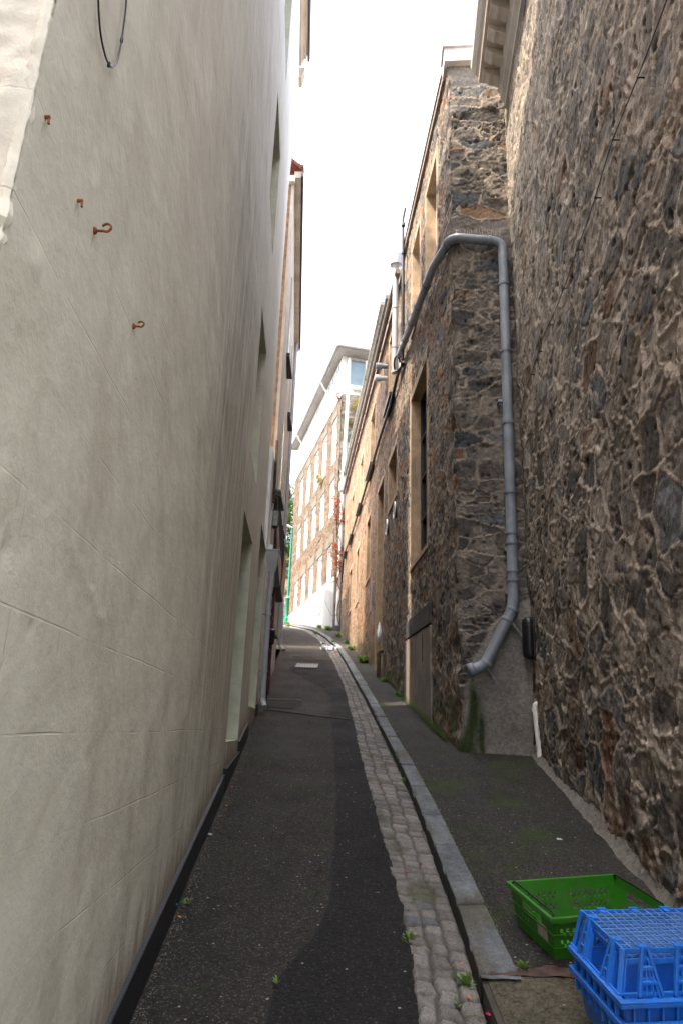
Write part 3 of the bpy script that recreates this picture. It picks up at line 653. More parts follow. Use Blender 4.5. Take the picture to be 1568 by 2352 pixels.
cfa(-.4, .06, 9.58, 9.70, 8.0, 12.2); cfa(-.4, .08, 9.70, 9.75, 8.0, 12.2); mb.build('roof_edge', tanp, bC)
# terrace gutter (brown) and the taller fascia with its own gutter behind
def half_tube(fx_, pts, r, m, name, par, n=8):
    g = MB(); g.tube(pts, r, 12); return g.build(name, m, par, smooth=True)
half_tube(None, [(Cx(12.4)-.13, 12.25, 9.33), (Cx(30.6)-.13, 30.6, 10.72)], .062, tanp, 'gutter', bD)
mb = MB(); cfa(-.4, .055, 9.30, 9.50, 12.32, 30.7, 0, 1.4); mb.build('fascia', tanp, bD)
mb = MB(); cfa(-.7, .02, 9.5, 10.25, 14.9, 30.5, .18, 1.4); mb.build('dormer_wall', white_m, bD)
mb = MB(); cfa(-.9, .10, 10.25, 10.36, 14.8, 30.7, .18, 1.4); mb.build('dormer_roof', slate_m, bD)
half_tube(None, [(Cx(15)-.16, 14.85, 10.33), (Cx(30.6)-.16, 30.6, 11.58)], .055, plain('mossy_gutter', (.30, .29, .25), .7, dirt=(.12, .13, .08)), 'gutter', bD)
# gutter brackets
for i in range(12):
    yq = 12.9+i*1.5; zq = 9.33+(yq-12.25)*(10.72-9.33)/(30.6-12.25)
    mb = MB(); mb.tube([(Cx(yq)-.13+.068*math.cos(a), yq, zq+.068*math.sin(a)) for a in [math.pi*k/8 for k in range(8, 17)]], .008, 6); mb.bar((Cx(yq)-.06, yq, zq+.01), (Cx(yq)+.02, yq, zq+.05), .012); mb.build('gutter_bracket', tanp, bD)
# flat stone pilaster on the wing catching the sun, between windows
# ---- C details: horizontal pipe with its downpipe on the pier
def pipe(par, name, pts, r, m, collars=(), r2=1.16, nseg=7, bendr=.1, n=16, cl=.022, cname='collar'):
    P = bend(pts, bendr, nseg); o = MB().tube(P, r, n).build(name, m, par, smooth=True)
    # collars as positions along the polyline
    L = [0]
    for i in range(1, len(P)): L.append(L[-1]+(P[i]-P[i-1]).length)
    for c in collars:
        d = c if c >= 0 else L[-1]+c
        k = max(1, min(len(L)-1, int(np.searchsorted(L, d)))); t = (d-L[k-1])/max(1e-6, L[k]-L[k-1])
        p = P[k-1].lerp(P[k], t); dr = (P[k]-P[k-1]).normalized()
        mb = MB()
        mb.tube([p-dr*cl, p-dr*cl*.5, p-dr*cl*.45, p+dr*cl*.45, p+dr*cl*.5, p+dr*cl], [r*(r2-.05), r*(r2-.05), r*r2, r*r2, r*(r2-.05), r*(r2-.05)], n)
        mb.build(cname, m, o, smooth=True)
    return o, L[-1]
R = .062
p_v = [(2.03, Py(2.03)-.10, 6.22), (1.985, Py(1.985)-.12, 1.42)]
pts = [(Cx(12.2)-.11, 12.2, 7.25), (Cx(8.5)-.13, 8.5, 6.55), (1.36, 7.66, 6.40), (2.03, Py(2.03)-.11, 6.31), (1.965, Py(1.965)-.12, 1.38), (1.62, Py(1.62)-.16, .72), (1.44, Py(1.44)-.17, .66)]
dp, LL = pipe(bC, 'downpipe', pts, R, greyp, collars=(.9, 1.7, 2.4, 3.2, 4.45, 4.52, 5.1, 5.9, 6.9, 7.9, 8.8, 9.3, 9.42, 9.75, 9.86), bendr=.13, r2=1.2)
# lower bends: rings and end socket
for t, k in ((.02, 0), (.2, 0), (.93, 0)):
    a = Vector(pts[4]); b = Vector(pts[5]); p = a.lerp(b, t+.03); d = (b-a).normalized()
    MB().tube([p-d*.02, p-d*.012, p+d*.012, p+d*.02], [R*1.1, R*1.16, R*1.16, R*1.1], 16).build('collar', greyp, dp, smooth=True)
a = Vector(pts[5]); b = Vector(pts[6]); d = (b-a).normalized()
m = MB(); m.tube([b-d*.07, b+d*.005], [R*1.17, R*1.17], 18, caps=False); m.tube([b+d*.005, b-d*.06], [R*.98, R*.98], 18, caps=False); m.build('spout', greyp, dp, smooth=True, solid=.006)
MB().tube([b-d*.02, b-d*.015], R*.97, 16).build('spout_mouth', blackpl, dp)
for p, q in (((1.99, Py(1.99)-.12, 3.95), .11), ((2.0, Py(2.0)-.12, 2.05), .11), ((1.99, Py(1.99)-.12, 1.55), .11)):
    m = MB(); m.bar((p[0]-.10, p[1]+.02, p[2]), (p[0]-.05, p[1]+.01, p[2]), .03, .035); m.bar((p[0]-.09, p[1]+.01, p[2]), (p[0]-.09, p[1]+.13, p[2]), .02, .02); m.build('pipe_bracket', greyp, dp)
for p, q in (((1.93, Py(1.93)-.15, 1.20), (2.06, Py(2.06)-.02, 1.08)), ((1.64, Py(1.64)-.17, .70), (1.74, Py(1.74)-.03, .60))):
    m = MB(); m.bar(p, q, .012, .035); m.tube([Vector(q)+Vector((0, .03, 0)), Vector(q)-Vector((0, .02, 0))], .016, 8); m.build('pipe_strap', lgreyp, dp)
# bird spikes on the pipe
m = MB()
for i in range(26):
    t = .25+i*.028; x = 1.40+t*.6*1.0; zz = 6.40+R-.005
    if i > 16: break
    m.bar((1.42+i*.036, 7.66, zz-.02), (1.42+i*.036+rng.uniform(-.02, .02), 7.66+rng.uniform(-.03, .03), zz+.10), .0025)
m.build('bird_spikes', lgreyp, dp)
m = MB()
for i in range(34):
    yq = 9.9+i*.045; zq = 6.82+(yq-9.9)*.19; m.bar((Cx(yq)-.13, yq, zq), (Cx(yq)-.13-rng.uniform(.05, .13), yq+rng.uniform(-.05, .05), zq-rng.uniform(-.1, .12)), .003)
m.build('bird_spikes', lgreyp, dp)
# dark string-course ledge where the pier steps in
MB().hexa([(1.31, 7.72, 6.47), (1.46, 7.705, 6.47), (1.46, 7.82, 6.47), (1.33, 7.83, 6.47), (1.31, 7.72, 6.485), (1.46, 7.705, 6.485), (1.46, 7.82, 6.495), (1.33, 7.83, 6.495)]).build('slate_ledge', slate_m, bC)
# white vent stack with hopper beside the wing's far end, black soil pipe by it
ptop = Vector((Cx(12.45)-.16, 12.45, 10.05))
vp = MB(); vp.tube([(ptop.x, ptop.y, 7.0), (ptop.x, ptop.y, 9.55)], .062, 14); vo = vp.build('vent_pipe', lgreyp, bD, smooth=True)
m = MB(); m.tube([(ptop.x, ptop.y, z) for z in (9.5, 9.56, 9.62, 9.62, 9.92, 9.92, 9.96)], [.065, .075, .11, .125, .12, .07, .062], 14); m.build('hopper', lgreyp, vo, smooth=True)
m = MB(); m.tube([(ptop.x, ptop.y, 9.96), (ptop.x, ptop.y, 10.08), (ptop.x, ptop.y, 10.2), (ptop.x, ptop.y, 10.28)], [.07, .072, .06, .02], 12); m.build('cowl', whitep, vo, smooth=True)
for z in (8.55, 7.6): MB().tube([(ptop.x, ptop.y, z-.02), (ptop.x, ptop.y, z+.02)], .072, 14).build('collar', lgreyp, vo, smooth=True)
sp = MB(); sp.tube(bend([(Cx(11.75)-.10, 11.75, 6.9), (Cx(11.75)-.10, 11.75, 8.5), (Cx(11.75)-.11, 11.8, 10.3), (Cx(11.75)-.07, 11.8, 10.55)], .05), .034, 10); so2 = sp.build('soil_pipe', blackpl, bC, smooth=True)
for z in (7.7, 8.6, 9.4, 10.1): MB().tube([(Cx(11.76)-.10, 11.76, z-.03), (Cx(11.76)-.10, 11.76, z+.03)], .043, 10).build('collar', blackpl, so2, smooth=True)
# flue stubs
for (yy_, zz_, mm) in ((14.9, 8.55, greyp), (15.0, 8.28, whitep)):
    MB().tube([(Cx(yy_)+.05, yy_, zz_), (Cx(yy_)-.16, yy_, zz_), (Cx(yy_)-.16, yy_, zz_), (Cx(yy_)-.30, yy_, zz_)], [.06, .06, .085, .085], 16).build('flue', mm, bD, smooth=True)
# round vents
for yy_ in (13.12, 14.36):
    v = MB().tube([(Cx(yy_)-.045, yy_+.165*math.cos(a), 4.27+.165*math.sin(a)) for a in [2*math.pi*k/28 for k in range(29)]], .014, 8, caps=False).build('round_vent', whitef, bD, smooth=True)
    MB().tube([(Cx(yy_)+.02, yy_, 4.27), (Cx(yy_)-.046, yy_, 4.27)], .158, 24).build('grille', black_m, v)
# rendered panel low on the wing with a dark lintel and air slots
m = MB(); zb = lambda y: G(y)-.1
m.hexa([(Cx(9.42)+.1, 9.42, zb(9.42)), (Cx(9.42)-.035, 9.42, zb(9.42)), (Cx(11.75)-.035, 11.75, zb(11.75)), (Cx(11.75)+.1, 11.75, zb(11.75)), (Cx(9.42)+.1, 9.42, 1.42), (Cx(9.42)-.035, 9.42, 1.42), (Cx(11.75)-.035, 11.75, 1.46), (Cx(11.75)+.1, 11.75, 1.46)])
pn = m.build('rendered_panel', plain('grey_render', (.21, .18, .15), .9, var=.15, scale=3, bumpd=.004, dirt=(.14, .115, .09)), bC, bevel=.01)
m = MB(); m.hexa([(Cx(9.42)+.1, 9.42, 1.44), (Cx(9.42)-.045, 9.42, 1.44), (Cx(11.5)-.045, 11.5, 1.48), (Cx(11.5)+.1, 11.5, 1.48), (Cx(9.42)+.1, 9.42, 1.74), (Cx(9.42)-.045, 9.42, 1.74), (Cx(11.5)-.045, 11.5, 1.76), (Cx(11.5)+.1, 11.5, 1.76)]); m.build('lintel', plain('dark_granite', (.055, .052, .052), .8, var=.3, scale=20, bumpd=.006), bC, bevel=.01)
for yy_ in (10.02, 11.0):
    s_ = MB()
    for k in range(9): s_.box(Cx(yy_)-.041, Cx(yy_)+.01, yy_-.05, yy_+.05, .98+k*.045, 1.0+k*.045)
    s_.build('air_slots', black_m, pn)
m = MB(); m.tube(bend([(Cx(16.6)-.02, 16.6, G(16.6)+.55), (Cx(16.6)-.12, 16.6, G(16.6)+.5), (Cx(15.4)-.12, 15.15, G(15.2)+.02)], .08), .045, 10)
m = MB(); m.tube(bend([(Cx(15.0)+.02, 15.0, G(15)+.62), (Cx(15.0)-.10, 15.0, G(15)+.6), (Cx(15.0)-.10, 15.0, G(15)+.05)], .07), .045, 10)
m.build('waste_pipe', plain('rusty_pipe', (.08, .055, .025), .8, var=.3, scale=12, dirt=(.04, .05, .02)), bD, smooth=True)
# pale bag hanging in the doorway
bag = bmesh.new(); bmesh.ops.create_uvsphere(bag, u_segments=24, v_segments=18, radius=1)
for v in bag.verts:
    z = v.co.z; k = .55 + .45*math.cos((z+.35)*1.3); wr = 1+.10*math.sin(math.atan2(v.co.y, v.co.x)*7+z*3)
    v.co.x *= .06*k*wr; v.co.y *= .11*k*wr*(1.1-z*.6); v.co.z = z*.26
me = bpy.data.meshes.new('bag'); bag.to_mesh(me); bag.free(); me.materials.append(plain('white_sheet_plastic', (.62, .66, .70), .35, var=.08, scale=7))
for p in me.polygons: p.use_smooth = True
o = link('bag', me); o.location = (Cx(15.85)+.0, 15.85, 2.16); tag(o, 'pale plastic bag bulging from the doorway beside the brown waste pipe', 'bag')
# sill-level handles by the door
m = MB(); m.bar((Cx(17.2)-.07, 17.2, 2.9), (Cx(17.2)-.07, 17.2, 3.75), .02); m.bar((Cx(17.2), 17.2, 3.0), (Cx(17.2)-.07, 17.2, 3.0), .015); m.bar((Cx(17.2), 17.2, 3.65), (Cx(17.2)-.07, 17.2, 3.65), .015); m.build('grab_rail', lgreyp, bD)

# black cable run along the terrace
cpts = []
for (y_, z_) in ((12.0, 6.95), (12.5, 7.08), (13.6, 6.92), (15.5, 7.0), (17.5, 6.98), (19.4, 6.96), (22, 7.02), (25, 7.1), (28, 7.3), (29.6, 7.2), (30.6, 6.4)): cpts.append((Cx(y_)-.075-.01*math.sin(y_*3), y_, z_))
cb = MB().tube(bend(cpts, .3, 4), .036, 10).build('cable', blackpl, smooth=True); tag(cb, 'thick black cable running along the right-hand terrace below the upper sills', 'cable')
m = MB(); m.tube([(Cx(12.1)-.15+.06*math.cos(a), 12.15+.03*math.sin(a*2), 7.05+.17*math.sin(a)) for a in [2*math.pi*k/24 for k in range(25)]], .02, 8, caps=False); m.build('cable_loop', blackpl, cb)

# ------------------------------------------------------------------ left white building
bL = empty('white_building', (-2.5, 5, G(5)), 'tall white rendered building filling the left side of the lane, stained and scored in blocks', 'building')
L_OPEN = [(6.12, 7.36, -.13, 1.94), (8.52, 9.92, .24, 2.52), (6.30, 7.25, 2.60, 4.27), (6.12, 7.12, 5.58, 7.10), (6.12, 7.12, 8.4, 10.3)]
aL = math.atan(-.0507); nL = (math.cos(aL), -math.sin(aL))
def fnL(U, V):
    h = .012*(fbm(U*1.3, V*1.1, 201, 4)-.5)*2+.004*(fbm(U*7, V*5, 202, 4)-.5)+.02*(fbm(U*.5, V*.4, 203, 2)-.5)
    h = h-.07*sst(8.2, 10.3, U)*sst(1.0, 3.4, V)*sst(12.2, 9.5, V)
    # chipped spots and a healed crack
    for (a, b, r, d) in ((1.27, .35, .022, -.01), (1.33, .32, .016, -.008), (1.43, 1.32, .02, .006), (1.52, .19, .012, -.008), (2.1, -.1, .02, -.006), (1.22, .92, .03, .006)):
        h = h+d*np.exp(-((U-a)**2+(V-b)**2)/r**2)
    t = (U-1.66)/.42; inr = (t > 0) & (t < 1); line = .44-.16*t+.01*np.sin(t*21)
    h = h+np.where(inr, .005*np.exp(-((V-line)/.006)**2), 0)
    return h, np.ones(U.shape+(3,))
usL = sub(1.07, 10.3, lambda u: .014+.004*max(0, u-1)); zsL = sub(-1.7, 12.45, lambda u: .016+.004*max(0, u))
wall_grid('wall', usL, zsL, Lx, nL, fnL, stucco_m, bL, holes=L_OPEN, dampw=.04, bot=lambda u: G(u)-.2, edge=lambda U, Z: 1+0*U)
for (y0, y1, z0, z1) in L_OPEN:
    opening(bL, y0, y1, z0, z1, 'sash', fx=Lx, sgn=1, depth=.34, jamb=cream_m, fr=0)
# body with a slanted far end so the sun finds the gap beyond it
mb = MB(); mb.hexa([(Lx(1.1)-.36, 1.09, -3), (Lx(10.29)-.0, 10.29, -3), (-9, 6.6, -3), (-9, 1.09, -3), (Lx(1.1)-.36, 1.09, 12.4), (Lx(10.29)-.36, 10.02, 12.4), (-9, 6.6, 12.4), (-9, 1.09, 12.4)])
mb.v[1] = (Lx(10.29)-.36, 10.02, -3); mb.build('rear_block', white_m, bL)
MB().hexa([(Lx(10.29)-.36, 10.02, -1), (Lx(10.29)-.075, 10.28, -1), (Lx(10.29)-.075, 10.295, -1), (Lx(10.29)-.4, 10.04, -1), (Lx(10.29)-.36, 10.02, 12.4), (Lx(10.29)-.075, 10.28, 12.4), (Lx(10.29)-.075, 10.295, 12.4), (Lx(10.29)-.4, 10.04, 12.4)]).build('end_wall', white_m, bL)
# near gable return, with a rough arris
us = sub(-3.6, Lx(1.07)+.0, lambda u: .03 if u < -1.3 else .012)
def fnR(U, V): return .02*(fbm(U*6, V*6, 211, 5)-.5)+.01*(fbm(U*30, V*30, 212, 3)-.5), np.ones(U.shape+(3,))
wall_grid('gable', us, sub(-1.9, 12.4, lambda u: .04 if (u < -.2 or u > 3.5) else .014), lambda x: 1.068+0*x, (0, -1), fnR, stucco_m, bL, along='x', edge=lambda U, Z: sst(0, .03, Lx(1.07)-U))
# ragged plaster arris
yz = np.arange(-1.5, 6, .012); aa = np.linspace(0, math.pi/2, 6); ZZ, AA = np.meshgrid(yz, aa, indexing='ij')
rr_ = .014+.02*(fbm(ZZ*9, AA*1.2, 213, 4)-.4); x0 = Lx(1.07)-.012; y0_ = 1.08
m = MB(); r_a = random.Random(31); zz_ = list(np.arange(-1.6, 6.5, .02))
m.tube([(x0+r_a.gauss(0, .002), y0_+r_a.gauss(0, .002)-.004, z) for z in zz_], [.012+abs(r_a.gauss(0, .0035)) for z in zz_], 8); m.build('plaster_arris', stucco_m, bL, smooth=True)
# plinth painted black
def plin(ya, yb, z_top_off=.16, o=.028):
    mb = MB(); mb.hexa([(Lx(ya)-.05, ya, G(ya)-.2), (Lx(ya)+o+.012, ya, G(ya)-.2), (Lx(yb)+o+.012, yb, G(yb)-.2), (Lx(yb)-.05, yb, G(yb)-.2), (Lx(ya)-.05, ya, G(ya)+z_top_off), (Lx(ya)+o-.008, ya, G(ya)+z_top_off-.012), (Lx(yb)+o-.008, yb, G(yb)+z_top_off-.012), (Lx(yb)-.05, yb, G(yb)+z_top_off)])
    mb.build('plinth', black_m, bL, bevel=.004)
plin(1.0, 6.10, .155); plin(7.38, 8.50, .17); plin(9.93, 10.28, .16)
mb = MB(); mb.hexa([(Lx(6.13)-.34, 6.13, -.62), (Lx(6.13)-.02, 6.13, -.62), (Lx(7.36)-.02, 7.36, -.62), (Lx(7.36)-.34, 7.36, -.62), (Lx(6.13)-.34, 6.13, -.135), (Lx(6.13)-.02, 6.13, -.135), (Lx(7.36)-.02, 7.36, -.135), (Lx(7.36)-.34, 7.36, -.135)])
mb.hexa([(Lx(6.13)-.1, 6.11, -.65), (Lx(6.13)+.03, 6.11, -.65), (Lx(7.0)+.03, 7.37, -.65), (Lx(7.36)-.1, 7.37, -.65), (Lx(6.13)-.1, 6.11, -.34), (Lx(6.13)+.03, 6.11, -.34), (Lx(7.36)+.03, 7.37, -.24), (Lx(7.36)-.1, 7.37, -.24)])
mb.build('step', black_m, bL, bevel=.006)
# eaves
def eprof(y): return [(Lx(y)-.1, y, 12.30), (Lx(y)+.03, y, 12.30), (Lx(y)+.04, y, 12.38), (Lx(y)+.06, y, 12.40), (Lx(y)+.07, y, 12.46), (Lx(y)+.12, y, 12.48), (Lx(y)+.13, y, 12.60), (Lx(y)-.1, y, 12.60)]
MB().prism(eprof, 1.0, 10.05).build('eaves', corn_m, bL)
MB().prism(lambda y: [(Lx(y)+.135, y, 12.49), (Lx(y)+.17, y, 12.47), (Lx(y)+.19, y, 12.52), (Lx(y)+.19, y, 12.6), (Lx(y)+.135, y, 12.6)], 1.0, 10.1).build('gutter', plain('dark_gutter', (.045, .045, .06), .4), bL)
MB().prism(lambda y: [(Lx(y)-.3, y, 12.05), (Lx(y)+.05, y, 12.05), (Lx(y)+.10, y, 12.30), (Lx(y)-.3, y, 12.30)], 10.07, 10.3).build('kneeler', cream2, bL)
# hooks and stubs in the wall
def on_L(y, z, o=0): return Vector((Lx(y)+o, y, z))
def hook(y, z, L=.035, r=.016, bent=1.0, k='hook'):
    a = on_L(y, z, -.005); pts_ = [a, on_L(y, z, L)]
    c = on_L(y, z+r*.9, L+r*.35)
    for i in range(13):
        t = -math.pi/2+i*(math.pi*1.35/12); pts_.append(Vector((c.x+r*math.cos(t), c.y+r*.25*i/12*bent, c.z+r*math.sin(t)*1.05)))
    h_ = MB().tube(pts_, +.0034, 8).build(k, rust_m, bL, smooth=True)
    m_ = MB(); m_.tube([on_L(y, z, -.004), on_L(y, z, .004)], [.011, .008], 10); m_.build('washer', rust_m, h_)
    return h_
hook(1.50, 1.235, .024, .0125); hook(1.95, 1.235, .018, .010)
for (y, z) in ((1.13, 1.215), (1.365, 1.21)):
    m_ = MB(); m_.tube([on_L(y, z, -.004), on_L(y, z, .012)], .0045, 8); m_.tube([on_L(y, z-.004, .010), on_L(y, z-.018, .012)], .003, 6); m_.build('nail', rust_m, bL, smooth=True)
# dangling loop of cable near the top left
lp = [(215, -60), (215, 0), (217, 45), (222, 90), (232, 130), (240, 148), (248, 156), (255, 150), (263, 128), (270, 92), (276, 50), (280, 15), (284, -60)]
lpts = []
for i, (a, b) in enumerate(lp):
    d = ray(a, b); n_ = np.array([1, .0507]); t = (-.595)/(n_@d[:2]); p = Vector(d*t); p.x += .012; lpts.append(p)
lc = MB().tube(bend(lpts, .02, 4), .0027, 8).build('cable', blackpl, smooth=True)
tag(lc, 'thin dark cable hanging in a narrow loop down the white wall, top left', 'cable')
for i in (5, 9): MB().tube([lpts[i]-Vector((0, 0, .006)), lpts[i]+Vector((0, 0, .006))], .0045, 8).build('clip', blackpl, lc)
# added neighbour beyond the frame, blocking sun and sky from the gable
bN = empty('pink_shade_block', (-3.5, -2, G(-2)), 'unseen pink house added beyond the white corner to shade its gable', 'building')
mb = MB(); mb.box(-8, -1.45, -6, .1, -4, 9.0); mb.build('wall', plain('pink_shade_render', (.55, .36, .36), .8, bumpd=.004), bN)  # body of the added shade block, unseen
mb = MB(); mb.box(-8, -1.4, -6.1, .2, 9.0, 9.2); mb.build('roof', slate_m, bN)  # top of the added shade block, unseen
# downpipe 1 with square hopper at the far end of the white wall
dx = Lx(10.15)+.095
p1, _ = pipe(bL, 'downpipe', [(dx+.005, 10.15, 2.14), (dx+.0, 10.15, 2.02), (dx-.015, 10.15, 1.92), (dx-.015, 10.15, .36), (dx+.03, 10.05, .27)], .042, lgreyp, collars=(.12, .30, .52, 1.45, -.14), bendr=.05, r2=1.12)
m = MB(); hx, hy = dx, 10.15
def sq(cx, cy, z, w, d): return [(cx-w, cy-d, z), (cx+w, cy-d, z), (cx+w, cy+d, z), (cx-w, cy+d, z)]
m.hexa(sq(hx, hy, 2.42, .085, .075)+sq(hx, hy, 2.56, .10, .09)); m.hexa(sq(hx, hy, 2.23, .045, .045)+sq(hx, hy, 2.42, .085, .075)); m.hexa(sq(hx, hy, 2.56, .108, .098)+sq(hx, hy, 2.585, .108, .098)); m.tube([(hx, hy, 2.1), (hx, hy, 2.24)], .047, 14)
m.build('hopper', lgreyp, p1, bevel=.004)
MB().box(hx-.085, hx-.01, hy-.03, hy+.04, 2.59, 2.67).build('overflow_stub', whitep, p1)
for z in (1.6, .78): m = MB(); m.bar((Lx(10.15)-.01, 10.15, z), (dx-.02, 10.15, z), .02, .03); m.tube([(dx-.015, 10.15, z-.012), (dx-.015, 10.15, z+.012)], .052, 14); m.build('pipe_bracket', lgreyp, p1)

# ------------------------------------------------------------------ second left building: orange end, cream lane side, tiled roof
b2 = empty('tiled_building', (-2.5, 14, G(14)), 'narrow building behind the white one, orange roughcast end, cream side, red tiles', 'building')
def X2(y): return -1.15-.056*(y-11)
ya, yb = 10.66, 17.0
mb = MB(); mb.hexa([(X2(ya), ya, -.5), (X2(yb), yb, -.5), (-9, yb-.5, -.5), (-9, 8.35, -.5), (X2(ya), ya, 10.15), (X2(yb), yb, 10.15), (-9, yb-.5, 10.15), (-9, 8.35, 10.15)])
mb.build('wall', cream2, b2)
mb = MB(); mb.hexa([(X2(ya)-.05, ya-.02, 4.1), (X2(ya)-.05, ya+.01, 4.1), (-9, 8.36, 4.1), (-9, 8.33, 4.1), (X2(ya)-.05, ya-.02, 10.0), (X2(ya)-.05, ya+.01, 10.0), (-9, 8.36, 10.0), (-9, 8.33, 10.0)])
mb.build('end_wall', orange_m, b2)
mb = MB()
for q in range(2): pass
mb.hexa([(X2(ya)+.16, ya-.08, 10.28), (X2(yb)+.16, yb, 10.28), (-4, yb, 12.3), (-4, 9.6, 12.3), (X2(ya)+.16, ya-.08, 10.36), (X2(yb)+.16, yb, 10.36), (-4, yb, 12.4), (-4, 9.6, 12.4)]); rf = mb.build('roof', tile_m, b2)
mb = MB()
for i in range(9):
    t = i/9; x_ = X2(ya)+.14-t*.55; z_ = 10.37+t*.36*.72
    mb.tube([(x_, ya-.10, z_), (x_, ya+.1, z_+.02)], .035, 8)
mb.build('ridge_tiles', tile_m, rf, smooth=True)
mb = MB(); mb.hexa([(X2(ya)-.0, ya-.06, 10.12), (X2(ya)+.13, ya-.06, 10.12), (X2(yb)+.13, yb, 10.12), (X2(yb), yb, 10.12), (X2(ya), ya-.06, 10.27), (X2(ya)+.15, ya-.06, 10.27), (X2(yb)+.15, yb, 10.27), (X2(yb), yb, 10.27)]); mb.build('fascia', cream2, b2); mb = MB(); mb.bar((X2(ya)+.165, ya-.08, 10.2), (X2(yb)+.165, yb, 10.2), .03, .14); mb.build('gutter', plain('grey_fascia', (.10, .10, .12), .5), b2)
mb = MB(); mb.box(X2(ya)-.5, X2(ya)+.02, ya-.12, ya-.03, 9.98, 10.12); mb.build('gutter', whitep, b2)
for (y0, y1, z0, z1) in ((12.2, 13.0, 7.2, 9.0), (14.9, 15.7, 7.2, 9.0), (12.4, 13.2, 4.3, 6.0), (15.0, 15.7, 4.4, 6.0), (14.0, 14.7, 1.9, 3.6)):
    wob = MB(); wob.hexa([(X2(y0)-.05, y0, z0), (X2(y0)+.012, y0, z0), (X2(y1)+.012, y1, z0), (X2(y1)-.05, y1, z0), (X2(y0)-.05, y0, z1), (X2(y0)+.012, y0, z1), (X2(y1)+.012, y1, z1), (X2(y1)-.05, y1, z1)]); wo = wob.build('window', dark_m, b2)
    s = MB(); s.box(X2(y1)-.02, X2(y0)+.07, y0-.06, y1+.06, z0-.09, z0); s.build('sill', black_m, wo)
    s = MB(); s.box(X2(y1), X2(y0)+.03, y0-.05, y0-.0, z0, z1); s.build('frame', cream_m, wo)
m = MB(); m.hexa([(Lx(10.28)-.02, 10.28, -.5), (X2(ya)-.02, ya+.02, -.5), (-4, 9.9, -.5), (-4, 9.3, -.5), (Lx(10.28)-.02, 10.28, 4.35), (X2(ya)-.02, ya+.02, 4.25), (-4, 9.9, 4.35), (-4, 9.3, 4.35)]); m.build('link_wall', white_m, b2)
m = MB(); m.bar((X2(ya)+.01, ya-.06, 4.6), (X2(ya)+.02, ya-.06, 3.5), .04, .05); m.build('rotten_board', plain('rotten_wood', (.07, .05, .035), .95, var=.4, scale=30, bumpd=.01), b2)
m = MB(); m.hexa([(-3.2, 11.7, 9), (-9, 10.6, 9), (-9, 16.6, 9), (-3.2, 17.2, 9), (-3.2, 11.7, 17.2), (-9, 10.6, 17.2), (-9, 16.6, 17.2), (-3.2, 17.2, 17.2)]); m.build('hidden_shade_block', cream2, b2)  # unseen tall block, added so its shadow falls on the terrace opposite
# sealed gutter pipe along, and bits at mid height
MB().tube([(X2(16.5)+.06, 16.5, 2), (X2(16.5)+.06, 16.5, 10.1)], .045, 10).build('downpipe', lgreyp, b2, smooth=True)
# shop front with black canopy
bS = empty('black_shopfront', (-1.6, 12.6, G(12.6)), 'black projecting shopfront bay with a pinkish side board under the tiled building', 'shopfront')
pf = [(612, 1165), (645, 1165), (655, 1258), (649, 1322), (645, 1350), (612, 1350)]
a0 = [at(px, py, 12.0) for px, py in pf]; sc_ = []
m = MB(); b0 = [p+Vector((-.07, 1.5, 0)) for p in a0]; n = len(a0)
m.add(a0+b0, [tuple(range(n))[::-1], tuple(range(n, 2*n))]+[(k, (k+1) % n, n+(k+1) % n, n+k) for k in range(n)]); m.build('canopy', black_m, bS, bevel=.012)
pf = [(636, 1206), (640.5, 1208), (643, 1262), (647, 1300), (646.5, 1312), (644, 1344), (643, 1344), (636, 1262)]
a0 = [at(px, py, 11.96) for px, py in pf]; b0 = [p+Vector((0, .06, 0)) for p in a0]; n = len(a0)
m = MB(); m.add(a0+b0, [tuple(range(n))[::-1], tuple(range(n, 2*n))]+[(k, (k+1) % n, n+(k+1) % n, n+k) for k in range(n)]); m.build('side_board', woodp, bS)
p0 = at(628, 1350, 13.4); p1_ = at(618, 1515, 13.4)
m = MB(); m.box(p0.x-.10, p0.x+.07, 13.35, 13.5, p1_.z-.15, p0.z+.1); m.build('door_post', white_m, bS)
m = MB(); m.box(-1.6, -1.14, 12.2, 12.28, G(12.2), 2.6); dr = m.build('door', redp, bS)
m = MB()
for k in range(5):
    z_ = 1.15+k*.28
    for s_ in (1, -1): m.bar((-1.20, 12.19, z_), (-1.16, 12.19, z_+.14), .008); m.bar((-1.16, 12.19, z_+.14), (-1.20, 12.19, z_+.28), .008)
m.build('lattice', white_m, dr)
m = MB(); m.box(-2.2, -1.30, 12.3, 13.1, .5, 3.0); m.build('back_wall', black_m, bS)
m = MB(); pc = at(621, 1462, 11.6); m.tube([(pc.x-.05, 11.6, pc.z-.10), (pc.x-.02, 11.6, pc.z-.09), (pc.x, 11.6, pc.z), (pc.x-.02, 11.6, pc.z+.09), (pc.x-.05, 11.6, pc.z+.1)], .06, 12)
rb = m.build('bollard_lamp', blackpl, smooth=True); rb.name = 'waste_bin'
bmx = MB(); bmx.tube([(pc.x-.02, 11.6, G(11.6)-.01), (pc.x-.02, 11.6, pc.z-.16), (pc.x-.02, 11.6, pc.z-.12), (pc.x-.02, 11.6, pc.z+.1), (pc.x-.02, 11.6, pc.z+.13)], [.03, .03, .09, .10, .05], 16)
bpy.data.objects.remove(rb, do_unlink=True)
rb = bmx.build('waste_bin', blackpl, smooth=True); tag(rb, 'small round black bin on a post tucked behind the first pale downpipe', 'bin')
